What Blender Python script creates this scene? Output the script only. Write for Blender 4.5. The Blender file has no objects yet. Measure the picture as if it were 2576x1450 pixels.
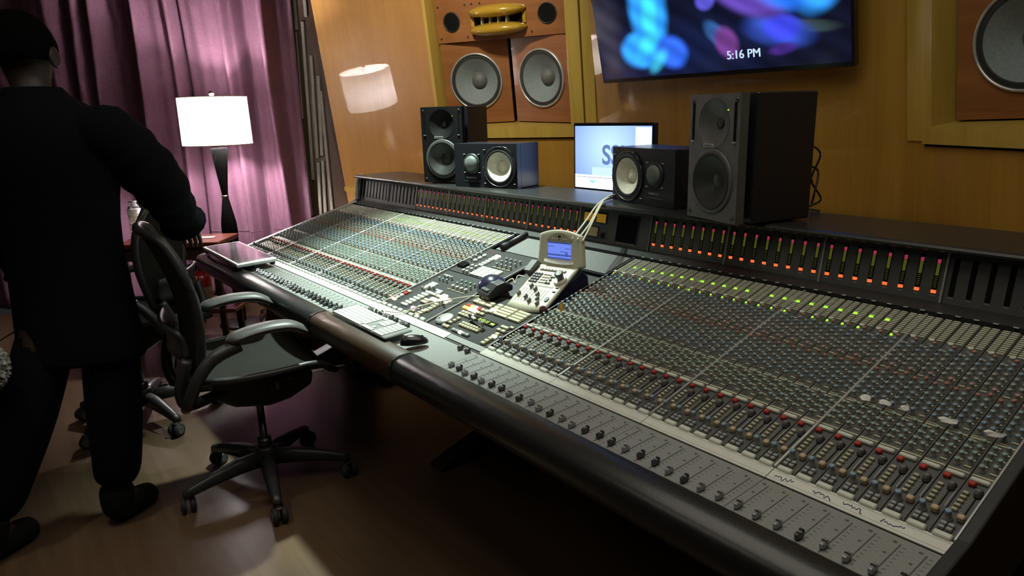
import bpy, bmesh, math, random
from math import sin, cos, pi, radians as RAD
from mathutils import Vector, Matrix, Euler
random.seed(7)
S = bpy.context.scene
COL = S.collection

# ------------------------------------------------------------------ camera
f_px = 1721.36
yaw, pitch, roll = -0.9114995, 0.25349857, -0.03115366
fw = Vector((sin(yaw)*cos(pitch), cos(yaw)*cos(pitch), -sin(pitch)))
rt = Vector((cos(yaw), -sin(yaw), 0)); up = rt.cross(fw)
rt2 = cos(roll)*rt + sin(roll)*up; up2 = -sin(roll)*rt + cos(roll)*up
CAM = Vector((1.6901946, -1.20414901, 1.435210))
cd = bpy.data.cameras.new('camera'); cam = bpy.data.objects.new('camera', cd); COL.objects.link(cam)
cd.sensor_width = 36; cd.lens = 36*f_px/2576; cd.clip_start = .02; cd.clip_end = 60
m = Matrix((rt2, up2, -fw)).transposed().to_4x4(); m.translation = CAM; cam.matrix_world = m
S.camera = cam
# ------------------------------------------------------------------ world, exposure
S.view_settings.view_transform = 'Standard'; S.view_settings.look = 'None'
S.view_settings.gamma = 1; S.view_settings.use_curve_mapping = False
S.view_settings.exposure = 0.0
W = bpy.data.worlds.new('world'); S.world = W; W.use_nodes = True
W.node_tree.nodes['Background'].inputs[0].default_value = (.9, .95, 1, 1)
W.node_tree.nodes['Background'].inputs[1].default_value = 0.014
S.cycles.use_denoising = True
S.cycles.max_bounces = 8; S.cycles.transmission_bounces = 6; S.cycles.transparent_max_bounces = 8
S.cycles.sample_clamp_indirect = 40.0
S.cycles.caustics_reflective = False; S.cycles.caustics_refractive = False
# ------------------------------------------------------------------ room lamps and added fill lights
def lamp(name, kind, loc, power, col=(1, 1, 1), target=None, **k):
    d = bpy.data.lights.new(name, kind); d.energy = power; d.color = col
    o = bpy.data.objects.new(name, d); COL.objects.link(o); o.location = loc
    for a, b in k.items(): setattr(d, a, b)
    if target is not None:
        o.rotation_euler = (Vector(target)-Vector(loc)).to_track_quat('-Z', 'Y').to_euler()
    return o
BULB = 2200.      # lamp bulb strength
LAMP = Vector((-3.265, 0.156, 1.428))
lamp('console_downlight', 'SPOT', (-1.25, .5, 2.75), 690, (.80, 1, .88), (-.95, .36, .8), spot_size=RAD(66), spot_blend=1, shadow_soft_size=.06)
lamp('soffit_downlight', 'SPOT', (-1.3, .35, 2.8), 120, (1, .92, .74), (-2.45, 1.6, 1.65), spot_size=RAD(84), spot_blend=1, shadow_soft_size=.08)
lamp('overhead_fill', 'AREA', (.5, -.1, 2.85), 28, (1, .94, .78), (.3, -.1, 0), size=2.2)  # added soft fill with no fixture, lifts the console and floor
lamp('rear_downlight', 'SPOT', (-.35, -1.5, 2.75), 30, (1, .95, .75), (-.56, -.98, 0), spot_size=RAD(30), spot_blend=.5, shadow_soft_size=.04)
lamp('rear_fill', 'AREA', (.0, -1.9, 2.85), 9, (1, .88, .74), (-.2, -1.0, 0), size=1.6)  # added weak fill, brightens the dark floor before the console

# ------------------------------------------------------------------ materials
def pm(name, col, rough=.5, metal=0., var=.12, scale=30., bump=0., coat=0., spec=.5, emit=None, es=0., trans=0., coatr=.06):
    mt = bpy.data.materials.new(name); mt.use_nodes = True
    nt = mt.node_tree; b = nt.nodes['Principled BSDF']
    tc = nt.nodes.new('ShaderNodeTexCoord')
    n = nt.nodes.new('ShaderNodeTexNoise'); n.inputs['Scale'].default_value = scale; n.inputs['Detail'].default_value = 3
    nt.links.new(tc.outputs['Object'], n.inputs['Vector'])
    r = nt.nodes.new('ShaderNodeValToRGB')
    r.color_ramp.elements[0].position = .3; r.color_ramp.elements[1].position = .7
    r.color_ramp.elements[0].color = (*[c*(1-var) for c in col], 1); r.color_ramp.elements[1].color = (*[min(1, c*(1+var)) for c in col], 1)
    nt.links.new(n.outputs['Fac'], r.inputs[0]); nt.links.new(r.outputs[0], b.inputs['Base Color'])
    b.inputs['Roughness'].default_value = rough; b.inputs['Metallic'].default_value = metal
    b.inputs['Specular IOR Level'].default_value = spec
    b.inputs['Coat Weight'].default_value = coat; b.inputs['Coat Roughness'].default_value = coatr
    b.inputs['Transmission Weight'].default_value = trans
    if bump:
        bp = nt.nodes.new('ShaderNodeBump'); bp.inputs['Strength'].default_value = bump; bp.inputs['Distance'].default_value = .002
        nt.links.new(n.outputs['Fac'], bp.inputs['Height']); nt.links.new(bp.outputs[0], b.inputs['Normal'])
    if emit:
        b.inputs['Emission Color'].default_value = (*emit, 1); b.inputs['Emission Strength'].default_value = es
    return mt
def wood(name, c1, c2, axis='Z', rough=.35, coat=0., scale=1., coatr=.05, coatior=1.5, bump=.02):
    mt = bpy.data.materials.new(name); mt.use_nodes = True
    nt = mt.node_tree; b = nt.nodes['Principled BSDF']; L = nt.links.new
    tc = nt.nodes.new('ShaderNodeTexCoord'); mp = nt.nodes.new('ShaderNodeMapping')
    sc = {'X': (.6, 9, 9), 'Y': (9, .6, 9), 'Z': (9, 9, .6)}[axis]
    mp.inputs['Scale'].default_value = [s*scale for s in sc]; L(tc.outputs['Object'], mp.inputs['Vector'])
    n1 = nt.nodes.new('ShaderNodeTexNoise'); n1.inputs['Scale'].default_value = 1.6; n1.inputs['Detail'].default_value = 6; n1.inputs['Distortion'].default_value = .8
    n2 = nt.nodes.new('ShaderNodeTexNoise'); n2.inputs['Scale'].default_value = 9; n2.inputs['Detail'].default_value = 4
    L(mp.outputs[0], n1.inputs['Vector']); L(mp.outputs[0], n2.inputs['Vector'])
    mx = nt.nodes.new('ShaderNodeMix'); mx.inputs[0].default_value = .35; L(n1.outputs['Fac'], mx.inputs[2]); L(n2.outputs['Fac'], mx.inputs[3])
    r = nt.nodes.new('ShaderNodeValToRGB'); r.color_ramp.elements[0].position = .33; r.color_ramp.elements[1].position = .68
    r.color_ramp.elements[0].color = (*c1, 1); r.color_ramp.elements[1].color = (*c2, 1)
    L(mx.outputs[0], r.inputs[0]); L(r.outputs[0], b.inputs['Base Color'])
    b.inputs['Roughness'].default_value = rough; b.inputs['Coat Weight'].default_value = coat
    b.inputs['Coat Roughness'].default_value = coatr; b.inputs['Coat IOR'].default_value = coatior
    if bump:
        bp = nt.nodes.new('ShaderNodeBump'); bp.inputs['Strength'].default_value = bump; bp.inputs['Distance'].default_value = .002
        L(n2.outputs['Fac'], bp.inputs['Height']); L(bp.outputs[0], b.inputs['Normal'])
    return mt
def glow(name, col, s, base=(.02, .02, .02)):
    return pm(name, base, .4, emit=col, es=s, var=.02)

M = {}
M['wall_wood'] = wood('golden_plywood', (.33, .175, .024), (.44, .25, .040), 'Z', .42, .55, .8, .035, 1.6)
M['wall_orange'] = wood('orange_plywood', (.40, .19, .05), (.50, .255, .075), 'Z', .42, .65, .8, .022, 1.7)
M['trim_wood'] = wood('yellow_maple', (.42, .285, .055), (.54, .385, .08), 'Z', .4, .3)
M['red_wood'] = wood('reddish_cherry', (.22, .080, .024), (.33, .135, .042), 'X', .4, .3)
M['horn_wood'] = wood('varnished_horn_wood', (.34, .20, .02), (.5, .32, .035), 'X', .22, .9)
M['dark_wood'] = wood('dark_walnut', (.03, .014, .008), (.06, .028, .014), 'Z', .5)
M['rail_wood'] = wood('brown_rail_wood', (.026, .012, .005), (.052, .024, .010), 'X', .5, .08)
M['table_wood'] = wood('mahogany', (.13, .03, .018), (.20, .055, .03), 'X', .3, .4)
M['floor'] = wood('dark_floor_wood', (.085, .052, .030), (.14, .088, .052), 'X', .34, .25, .7, .22)
M['plaster'] = pm('dark_plaster', (.05, .045, .04), .9)
M['black_wall'] = pm('black_fabric_wall', (.014, .012, .011), .95, bump=.3, scale=300)
M['slat'] = pm('grey_slat', (.20, .185, .155), .8, scale=80)
M['curtain'] = pm('mauve_velvet', (.17, .078, .122), .85, var=.12, scale=60, bump=.15, spec=.2)
M['curtain'].node_tree.nodes['Principled BSDF'].inputs['Sheen Weight'].default_value = .15
M['curtain'].node_tree.nodes['Principled BSDF'].inputs['Sheen Tint'].default_value = (.9, .5, .65, 1)
M['black'] = pm('black_plastic', (.012, .012, .013), .45)
M['blackmatte'] = pm('black_matte', (.005, .005, .0055), .7, spec=.2)
M['blackgloss'] = pm('black_gloss', (.01, .01, .012), .25, coat=.3)
M['vinyl'] = pm('black_vinyl_box', (.016, .016, .020), .28, scale=200, bump=.1)
M['char'] = pm('charcoal_plastic', (.085, .082, .078), .5)
M['rubber'] = pm('rubber', (.018, .018, .018), .7)
M['leather'] = pm('black_leather', (.018, .0175, .017), .34, coat=.12, coatr=.16, bump=.15, scale=120)
M['panel'] = pm('console_panel', (.070, .073, .069), .5)
M['panel_ctr'] = pm('centre_panel', (.018, .019, .018), .65, spec=.25)
M['panel_dk'] = pm('console_panel_dark', (.022, .023, .022), .55)
M['fader_panel'] = pm('fader_panel_grey', (.26, .27, .26), .42, scale=200)
M['grey_panel'] = pm('blank_grey_panel', (.115, .115, .113), .5, scale=220, var=.2)
M['slot'] = pm('slot_black', (.005, .005, .005), .8, spec=.1)
M['scale'] = pm('scale_print', (.42, .42, .36), .6)
M['white'] = pm('white_button', (.66, .68, .60), .4)
M['cream'] = pm('cream_button', (.50, .47, .33), .4)
M['rcream'] = pm('routing_cream', (.46, .46, .36), .45)
M['tan'] = pm('tan_button', (.52, .40, .24), .4)
M['grey'] = pm('grey_button', (.30, .31, .30), .4)
M['red'] = pm('red_button', (.50, .045, .03), .35)
M['knob'] = pm('knob_grey', (.20, .205, .185), .45)
M['cap_blue'] = pm('cap_blue', (.20, .31, .42), .4)
M['cap_teal'] = pm('cap_teal', (.24, .37, .34), .4)
M['cap_red'] = pm('cap_red', (.42, .15, .10), .4)
M['cap_pink'] = pm('cap_pink', (.48, .24, .26), .4)
M['cap_grey'] = pm('cap_grey', (.32, .33, .31), .4)
M['cap_white'] = pm('cap_white', (.55, .58, .5), .4)
M['strip'] = pm('white_scribble_strip', (.70, .70, .64), .24, var=.05)
M['alu'] = pm('aluminium', (.55, .56, .55), .32, .6)
M['stem'] = pm('matte_black_stem', (.0025, .0025, .0025), .9, spec=.02)
M['chrome'] = pm('chrome', (.7, .7, .7), .15, 1)
M['fslot'] = pm('fader_slot_grey', (.085, .09, .085), .7)
M['silver'] = pm('silver_fader', (.34, .34, .37), .22, .35)
M['steel'] = pm('dark_steel', (.10, .10, .10), .3, .8)
M['led_green'] = glow('lit_green', (.45, .95, .05), 1.1)
M['led_orange'] = glow('lit_orange', (1, .16, .035), 1.15)
M['led_rose'] = glow('lit_rose', (.75, .06, .14), .55)
M['led_olive'] = glow('lit_olive', (.30, .30, .02), .28)
M['led_dim'] = glow('dim_red', (.35, .03, .03), .25)
M['lit_white'] = glow('lit_button', (1, .80, .5), 1.9, (.7, .65, .5))
M['lit_amber'] = glow('lit_amber', (1, .50, .12), .9, (.6, .4, .1))
M['lit_magenta'] = glow('lit_magenta', (1, .35, .75), 1.6, (.6, .2, .4))
M['amber_vu'] = pm('amber_meter', (.55, .30, .03), .4, emit=(.8, .42, .03), es=.16)
M['cream_vu'] = pm('cream_meter', (.42, .34, .18), .4)
M['screen_off'] = pm('dark_glass', (.006, .006, .007), .15)
M['beige'] = pm('beige_plastic', (.60, .575, .46), .42, scale=150)
M['beige_dk'] = pm('taupe_plastic', (.34, .30, .22), .45)
M['darkbtn'] = pm('dark_grey_button', (.10, .10, .105), .4)
M['navy'] = pm('navy_plastic', (.022, .022, .055), .22, coat=.4)
M['lcd_blue'] = glow('blue_lcd', (.17, .27, .95), .95)
M['lcd_dark'] = glow('blue_lcd_ink', (.05, .09, .42), .5)
M['cable'] = pm('ivory_cable', (.66, .62, .48), .45)
M['key'] = pm('white_key', (.68, .72, .66), .4)
M['key_base'] = pm('keyboard_alu', (.22, .23, .22), .4)
M['cone_grey'] = pm('grey_paper_cone', (.21, .25, .255), .8, scale=90)
M['cone_dark'] = pm('dark_cone', (.022, .024, .022), .5)
M['cone_white'] = pm('white_paper_cone', (.70, .66, .54), .8, scale=60)
M['dome'] = pm('dust_cap_grey', (.12, .125, .12), .6)
M['mesh_grille'] = pm('fine_grille', (.10, .12, .11), .5, bump=.5, scale=500)
M['aeron'] = pm('woven_mesh', (.020, .020, .017), .9, spec=.12, bump=.5, scale=400)
M['frame'] = pm('graphite_frame', (.030, .030, .032), .42)
M['armpad'] = pm('arm_pad', (.09, .088, .085), .42)
M['cloth'] = pm('black_wool', (.0045, .0045, .0065), .95, bump=.4, scale=200, spec=.1)
M['denim'] = pm('black_trousers', (.0045, .0045, .0065), .95, bump=.3, scale=250, spec=.1)
M['skin'] = pm('skin', (.03, .018, .013), .55)
M['hair'] = pm('dark_hair', (.003, .0025, .0025), 1., spec=.04)
M['boot'] = pm('black_boot', (.004, .004, .005), .75, spec=.2)
M['paper'] = pm('white_paper', (.72, .71, .68), .7)
M['yellow'] = pm('yellow_paper', (.75, .42, .04), .5)
M['yellow2'] = pm('yellow_tag', (.72, .50, .09), .5)
M['ext_red'] = pm('extinguisher_red', (.42, .025, .02), .25, coat=.5)
M['label'] = pm('printed_label', (.36, .33, .26), .6, var=.45, scale=90)
M['foam'] = pm('foam_cup', (.80, .78, .74), .6)
M['note'] = pm('grey_green_note', (.48, .46, .36), .7, var=.35, scale=60)
M['bag_brown'] = pm('brown_leather_bag', (.10, .055, .035), .55, var=.3, scale=12, bump=.4)
M['fluff'] = pm('grey_fluff', (.30, .32, .32), .95, var=.6, scale=60, bump=1)
M['bluetape'] = pm('blue_tape', (.05, .11, .35), .5)
M['maroon'] = pm('maroon_foam', (.09, .018, .03), .9, bump=.6, scale=300)
M['ink'] = pm('blue_ink', (.05, .06, .20), .7)
gm = bpy.data.materials.new('clear_glass'); gm.use_nodes = True
_b = gm.node_tree.nodes['Principled BSDF']; _b.inputs['Transmission Weight'].default_value = 1; _b.inputs['Roughness'].default_value = .05; _b.inputs['Base Color'].default_value = (.9, .93, .92, 1)
M['glass'] = gm
M['film'] = pm('clear_film', (.8, .8, .82), .12, trans=.85, bump=.3, scale=30)
sh = bpy.data.materials.new('lamp_shade_linen'); sh.use_nodes = True
nt = sh.node_tree; nt.nodes.clear(); L = nt.links.new
o_ = nt.nodes.new('ShaderNodeOutputMaterial'); mx = nt.nodes.new('ShaderNodeMixShader'); mx.inputs[0].default_value = .14
df = nt.nodes.new('ShaderNodeBsdfDiffuse'); tr = nt.nodes.new('ShaderNodeBsdfTranslucent')
tcn = nt.nodes.new('ShaderNodeTexCoord'); nn = nt.nodes.new('ShaderNodeTexNoise'); nn.inputs['Scale'].default_value = 60
rr = nt.nodes.new('ShaderNodeValToRGB'); rr.color_ramp.elements[0].color = (.80, .78, .76, 1); rr.color_ramp.elements[1].color = (.9, .88, .86, 1)
L(tcn.outputs['Object'], nn.inputs['Vector']); L(nn.outputs['Fac'], rr.inputs[0]); L(rr.outputs[0], df.inputs[0]); L(rr.outputs[0], tr.inputs[0])
L(df.outputs[0], mx.inputs[1]); L(tr.outputs[0], mx.inputs[2]); L(mx.outputs[0], o_.inputs[0])
M['shade'] = sh

# ------------------------------------------------------------------ mesh builder
class G:
    def __init__(s): s.v = []; s.f = []; s.mi = []; s.mats = []; s.sm = []
    def _m(s, mat):
        if mat not in s.mats: s.mats.append(mat)
        return s.mats.index(mat)
    def add(s, vs, fs, mat, T=None, smooth=False):
        o = len(s.v); k = s._m(mat)
        s.v += [tuple(T @ Vector(v)) for v in vs] if T is not None else [tuple(v) for v in vs]
        for f in fs: s.f.append([i+o for i in f]); s.mi.append(k); s.sm.append(smooth)
        return s
    def box(s, c, d, mat, e=0., T=None, taper=1.):
        a, b, h = d[0]/2, d[1]/2, d[2]/2; vs = []; fs = []
        if e <= 0:
            for z in (-1, 1):
                t = taper if z > 0 else 1
                for x, y in ((-1, -1), (1, -1), (1, 1), (-1, 1)): vs.append((c[0]+x*a*t, c[1]+y*b*t, c[2]+z*h))
            fs = [(3, 2, 1, 0), (4, 5, 6, 7), (0, 1, 5, 4), (1, 2, 6, 5), (2, 3, 7, 6), (3, 0, 4, 7)]
        else:
            e = min(e, a*.9, b*.9, h*.9)
            idx = {}
            for sx in (-1, 1):
                for sy in (-1, 1):
                    for sz in (-1, 1):
                        t = taper if sz > 0 else 1
                        for k, q in enumerate(((a*t, b*t-e, h-e), (a*t-e, b*t, h-e), (a*t-e, b*t-e, h))):
                            idx[(sx, sy, sz, k)] = len(vs); vs.append((c[0]+sx*q[0], c[1]+sy*q[1], c[2]+sz*q[2]))
            for sg in (-1, 1):
                for k in range(3):
                    q = []
                    for (p, r_) in ((-1, -1), (1, -1), (1, 1), (-1, 1)):
                        key = [0, 0, 0]; key[k] = sg; key[(k+1) % 3] = p; key[(k+2) % 3] = r_; q.append(idx[(*key, k)])
                    fs.append(q if sg > 0 else q[::-1])
            for k in range(3):
                k1, k2 = (k+1) % 3, (k+2) % 3
                for p in (-1, 1):
                    for r_ in (-1, 1):
                        def key(t, kk):
                            q = [0, 0, 0]; q[k] = t; q[k1] = p; q[k2] = r_; return idx[(*q, kk)]
                        q = [key(-1, k1), key(1, k1), key(1, k2), key(-1, k2)]
                        fs.append(q if p*r_ > 0 else q[::-1])
            for sx in (-1, 1):
                for sy in (-1, 1):
                    for sz in (-1, 1):
                        q = [idx[(sx, sy, sz, k)] for k in range(3)]
                        fs.append(q if sx*sy*sz > 0 else q[::-1])
        return s.add(vs, fs, mat, T)
    def lathe(s, prof, mat, n=20, T=None, smooth=True, cap0=True, cap1=True, mats=None):
        # prof: (r,z) bottom -> top
        vs = []; 
        for r, z in prof:
            for i in range(n):
                a = 2*pi*i/n; vs.append((r*cos(a), r*sin(a), z))
        for j in range(len(prof)-1):
            fs = [(j*n+i, j*n+(i+1) % n, (j+1)*n+(i+1) % n, (j+1)*n+i) for i in range(n)]
            if j == 0: o = len(s.v); s.add(vs, fs, mats[0] if mats else mat, T, smooth)
            else:
                k = s._m(mats[j] if mats else mat)
                for f in fs: s.f.append([i+o for i in f]); s.mi.append(k); s.sm.append(smooth)
        k0 = s._m(mats[0] if mats else mat); k1 = s._m(mats[-1] if mats else mat)
        if cap0: s.f.append([o+i for i in range(n)][::-1]); s.mi.append(k0); s.sm.append(False)
        if cap1: s.f.append([o+(len(prof)-1)*n+i for i in range(n)]); s.mi.append(k1); s.sm.append(False)
        return s
    def tube(s, pts, r, mat, n=8, T=None, cap=True):
        pts = [Vector(p) for p in pts]; rs = r if isinstance(r, (list, tuple)) else [r]*len(pts)
        vs = []; ref = Vector((0, 0, 1))
        for i, p in enumerate(pts):
            d = (pts[min(i+1, len(pts)-1)]-pts[max(i-1, 0)]).normalized()
            u = d.cross(ref)
            if u.length < .05: u = d.cross(Vector((1, 0, 0)))
            u.normalize(); w = u.cross(d)
            for k in range(n):
                a = 2*pi*k/n; vs.append(p+(u*cos(a)+w*sin(a))*rs[i])
        fs = [(j*n+i, j*n+(i+1) % n, (j+1)*n+(i+1) % n, (j+1)*n+i) for j in range(len(pts)-1) for i in range(n)]
        if cap: fs += [tuple(range(n))[::-1], tuple(range((len(pts)-1)*n, len(pts)*n))]
        return s.add(vs, fs, mat, T, True)
    def prism(s, poly, x0, x1, mat, T=None, smooth=False):
        # poly in (y,z), extruded along x
        n = len(poly); vs = [(x0, y, z) for y, z in poly]+[(x1, y, z) for y, z in poly]
        fs = [(i, (i+1) % n, n+(i+1) % n, n+i) for i in range(n)]
        s.add(vs, fs, mat, T, smooth); o = len(s.v)-2*n; k = s._m(mat)
        s.f.append([o+i for i in range(n)][::-1]); s.f.append([o+n+i for i in range(n)]); s.mi += [k, k]; s.sm += [False, False]
        return s
    def grid(s, fn, nu, nv, mat, T=None, smooth=True, thick=0.):
        vs = [fn(i/(nu-1), j/(nv-1)) for j in range(nv) for i in range(nu)]
        fs = [(j*nu+i, j*nu+i+1, (j+1)*nu+i+1, (j+1)*nu+i) for j in range(nv-1) for i in range(nu-1)]
        return s.add(vs, fs, mat, T, smooth)
    def mesh(s, name, fix=True):
        me = bpy.data.meshes.new(name); me.from_pydata(s.v, [], s.f)
        for mt in s.mats: me.materials.append(mt)
        me.polygons.foreach_set('material_index', s.mi); me.polygons.foreach_set('use_smooth', s.sm)
        if fix and len(s.f) < 20000:
            b = bmesh.new(); b.from_mesh(me); bmesh.ops.recalc_face_normals(b, faces=b.faces); b.to_mesh(me); b.free()
        me.update(); return me
    def obj(s, name, parent=None, loc=None, rot=None, mat=None, fix=True):
        return link(name, s.mesh(name, fix), parent, loc, rot, mat)
def link(name, data, parent=None, loc=None, rot=None, mat=None):
    o = bpy.data.objects.new(name, data); COL.objects.link(o)
    if parent is not None: o.parent = parent
    if mat is not None: o.matrix_local = mat
    else:
        if loc is not None: o.location = loc
        if rot is not None: o.rotation_euler = rot
    return o
def tag(o, label, cat, group=None):
    o['label'] = label; o['category'] = cat
    if group: o['group'] = group
    return o
def thing(name, label, cat, loc=(0, 0, 0), rot=(0, 0, 0), group=None, mat=None):
    o = link(name, None, None, loc, rot, mat); o.empty_display_size = .05
    return tag(o, label, cat, group)
def struct(o): o['kind'] = 'structure'; return o
def solid(o, t, off=0.):
    md = o.modifiers.new('thick', 'SOLIDIFY'); md.thickness = t; md.offset = off; return o
def bev(o, w, seg=2):
    md = o.modifiers.new('bev', 'BEVEL'); md.width = w; md.segments = seg; md.limit_method = 'ANGLE'; md.angle_limit = RAD(40); return o
def sub(o, l=1):
    md = o.modifiers.new('sub', 'SUBSURF'); md.levels = l; md.render_levels = l; return o
def TR(x=0, y=0, z=0, rx=0, ry=0, rz=0): return Matrix.Translation((x, y, z)) @ Euler((rx, ry, rz)).to_matrix().to_4x4()
def text_obj(txt, size, mat, parent, T, name='lettering', depth=.0008, align='CENTER', bold=0.):
    c = bpy.data.curves.new(name, 'FONT'); c.body = txt; c.size = size; c.extrude = depth; c.align_x = align; c.align_y = 'CENTER'; c.offset = bold
    tmp = bpy.data.objects.new('tmp', c); COL.objects.link(tmp)
    dg = bpy.context.evaluated_depsgraph_get(); me = bpy.data.meshes.new_from_object(tmp.evaluated_get(dg))
    bpy.data.objects.remove(tmp); me.materials.clear(); me.materials.append(mat)
    return link(name, me, parent, mat=T)
def spline(pts, k=8):
    P = [Vector(p) for p in pts]; out = []
    for i in range(len(P)-1):
        p0, p1, p2, p3 = P[max(i-1, 0)], P[i], P[i+1], P[min(i+2, len(P)-1)]
        for j in range(k):
            t = j/k
            out.append(.5*((2*p1)+(p2-p0)*t+(2*p0-5*p1+4*p2-p3)*t*t+(3*p1-p0-3*p2+p3)*t**3))
    return out+[P[-1]]
def ray(x, y): return rt2*((x-1288)/f_px)+up2*(-(y-725)/f_px)+fw

# ------------------------------------------------------------------ room shell
struct(G().box((-.6, -.6, -.05), (8.6, 7.4, .1), M['floor']).obj('floor'))
struct(G().box((-.6, -.6, 2.95), (8.6, 7.4, .1), M['plaster']).obj('ceiling'))
struct(G().box((-.6, -4.0, 1.45), (8.6, .1, 2.9), M['plaster']).obj('wall_back'))
struct(G().box((3.2, -1.0, 1.45), (.1, 6.2, 2.9), M['plaster']).obj('wall_right'))
def frame(o, az, lean):
    mm = Matrix.Rotation(RAD(az), 4, 'Z') @ Matrix.Rotation(RAD(lean), 4, 'X'); mm.translation = Vector(o); return mm
FA = frame((-3.012, 1.184, 1.625), 25.04, 8.05)       # left soffit wall
FC = frame((-1.4, 1.9, 1.6), 0, 8)                    # centre wall
FR = frame((.367, 1.906, 1.559), -25, 8)              # right soffit wall
def plate_hole(g, x0, x1, z0, z1, cx, cz, R, y0, y1, mat, N=56):
    an = sorted([2*pi*i/N for i in range(N)]+[math.atan2(b-cz, a-cx) % (2*pi) for a in (x0, x1) for b in (z0, z1)])
    vs = []; n = len(an)
    for y in (y0, y1):
        for a in an:
            c_, s_ = cos(a), sin(a); t = min(((x1-cx)/c_ if c_ > 1e-9 else (x0-cx)/c_ if c_ < -1e-9 else 1e9), ((z1-cz)/s_ if s_ > 1e-9 else (z0-cz)/s_ if s_ < -1e-9 else 1e9))
            vs.append((cx+c_*R, y, cz+s_*R)); vs.append((cx+c_*t, y, cz+s_*t))
    fs = []
    for i in range(n):
        j = (i+1) % n; a, b, c, d = 2*i, 2*i+1, 2*j+1, 2*j; o = 2*n
        fs += [(a, b, c, d), (a+o, d+o, c+o, b+o), (b, b+o, c+o, c), (a, d, d+o, a+o)]
    return g.add(vs, fs, mat)
def slab(g, x0, x1, z0, z1, mat, y0=0, y1=.06): return g.box(((x0+x1)/2, (y0+y1)/2, (z0+z1)/2), (x1-x0, y1-y0, z1-z0), mat)
# left soffit wall: one face with an opening (0.55..1.66, -.30..0.95)
g = G(); 
slab(g, -.39, .55, -1.75, 1.35, M['wall_orange']); slab(g, 1.655, 1.80, -1.75, 1.35, M['wall_wood'])
slab(g, .55, 1.655, -1.75, -.372, M['wall_wood']); slab(g, .55, 1.655, .98, 1.35, M['wall_wood'])
wl = struct(g.obj('wall_front_left', mat=FA))
g = G(); slab(g, -.02, 1.80, -1.8, 1.35, M['wall_wood']); wc = struct(g.obj('wall_front', mat=FC))
g = G(); slab(g, -.02, .13, -1.75, 1.4, M['wall_wood']); slab(g, .13, 1.25, -1.75, -.296, M['wall_wood']); slab(g, .13, 1.25, .95, 1.4, M['wall_wood']); slab(g, 1.25, 2.6, -1.75, 1.4, M['wall_wood'])
wr = struct(g.obj('wall_front_right', mat=FR))
# soffit linings (jambs, sills, centre stiles)
def lining(F, x0, x1, zb, zt, wall, right=False):
    j = G(); slab(j, x0-.012, x0+.012, zb, zt, M['trim_wood'], -.014, .30); j.obj('jamb_board', wall, mat=Matrix())
    j = G(); slab(j, x1-.012, x1+.012, zb, zt, M['trim_wood'], -.014, .30); j.obj('jamb_board', wall, mat=Matrix())
    j = G(); slab(j, x0-.03, x1+.03, zb-.07, zb, M['trim_wood'], -.02, .30); j.obj('sill_board', wall, mat=Matrix())
    j = G(); slab(j, x0-.03, x1+.03, zb-.082, zb-.07, M['slot'], -.006, .02); j.obj('shadow_gap', wall, mat=Matrix())
    j = G(); slab(j, x0, x1, zb, zt, M['black_wall'], .30, .32); j.obj('soffit_back', wall, mat=Matrix())
    j = G(); slab(j, x0, x1, zt, zt+.02, M['trim_wood'], 0, .30); j.obj('head_board', wall, mat=Matrix())
lining(FA, .565, 1.64, -.296, .97, wl)
lining(FR, .142, 1.24, -.236, .94, wr)
for wall, xs in ((wl, ((1.565, 1.655, -.022), (1.66, 1.735, -.010))), (wr, ((.02, .128, -.008),))):
    for a, b, y in xs:
        j = G(); slab(j, a, b, -.30 if wall is wl else -.30, 1.3, M['trim_wood'], y, 0); bev(j.obj('stile_board', wall, mat=Matrix()), .004)
# shelf behind the console
ps = [(-2.42, 1.045), (2.3, 1.045), (2.3, 1.05), (1.36, 1.47), (.36, 1.955), (-1.42, 1.955), (-2.45, 1.47), (-3.28, 1.09), (-3.28, 1.045)]
g = G(); n = len(ps); vs = [(x, y, .875) for x, y in ps]+[(x, y, .91) for x, y in ps]
g.add(vs, [tuple(range(n))[::-1], tuple(range(n, 2*n))]+[(i, (i+1) % n, n+(i+1) % n, n+i) for i in range(n)], M['wall_wood'])
struct(g.obj('trim_1'))
# left wall behind the curtain and slats: plane seen square-on by the camera
hr = Vector((rt.x, rt.y, 0)).normalized(); hn = Vector((-hr.y, hr.x, 0))   # hn points away from camera
def at(x, y, d): return CAM+ray(x, y)*d
def onplane(x, y, P0, nrm): 
    d = ray(x, y); return CAM+d*((P0-CAM).dot(nrm)/d.dot(nrm))
P_w = at(740, 300, 5.36)
base = Vector((P_w.x, P_w.y, 0))
mw = Matrix((hr, hn, Vector((0, 0, 1)))).transposed().to_4x4(); mw.translation = base
g = G(); slab(g, -4.2, -.02, 0, 2.9, M['plaster'], 0, .08); slab(g, -.02, .9, 0, 2.9, M['dark_wood'], 0, .08)
w2 = struct(g.obj('wall_left', mat=mw))
mwi = mw.inverted()
sl = [((15, 20), (100, 870)), ((108, 930), (190, 1640)), ((75, 240), (126, 905)), ((122, 165), (205, 1370)), ((188, 420), (238, 1205)), ((243, 1235), (262, 1640)), ((243, 575), (272, 1185)), ((277, 1220), (300, 1640)), ((262, 690), (352, 1640)), ((243, 305), (345, 775)), ((346, 785), (368, 860)), ((458, 1215), (495, 1640)), ((140, 0), (150, 130)), ((60, 0), (80, 230))]
for (a, b), (c, d) in sl:
    p = mwi @ onplane(720+a*.331, b*.331, base-hn*.012, hn); q = mwi @ onplane(720+c*.331, d*.331, base-hn*.012, hn)
    h = (p-q).length; mid = (p+q)/2
    w = .011 if a in (243, 346, 458, 75) and b in (305, 785, 240) else .0245
    ang = math.atan2(p.x-q.x, p.z-q.z)
    G().box((0, 0, 0), (w, .018, h), M['slat'], .003).obj('slat', w2, mat=TR(mid.x, -.010, mid.z, 0, ang, 0))

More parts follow.
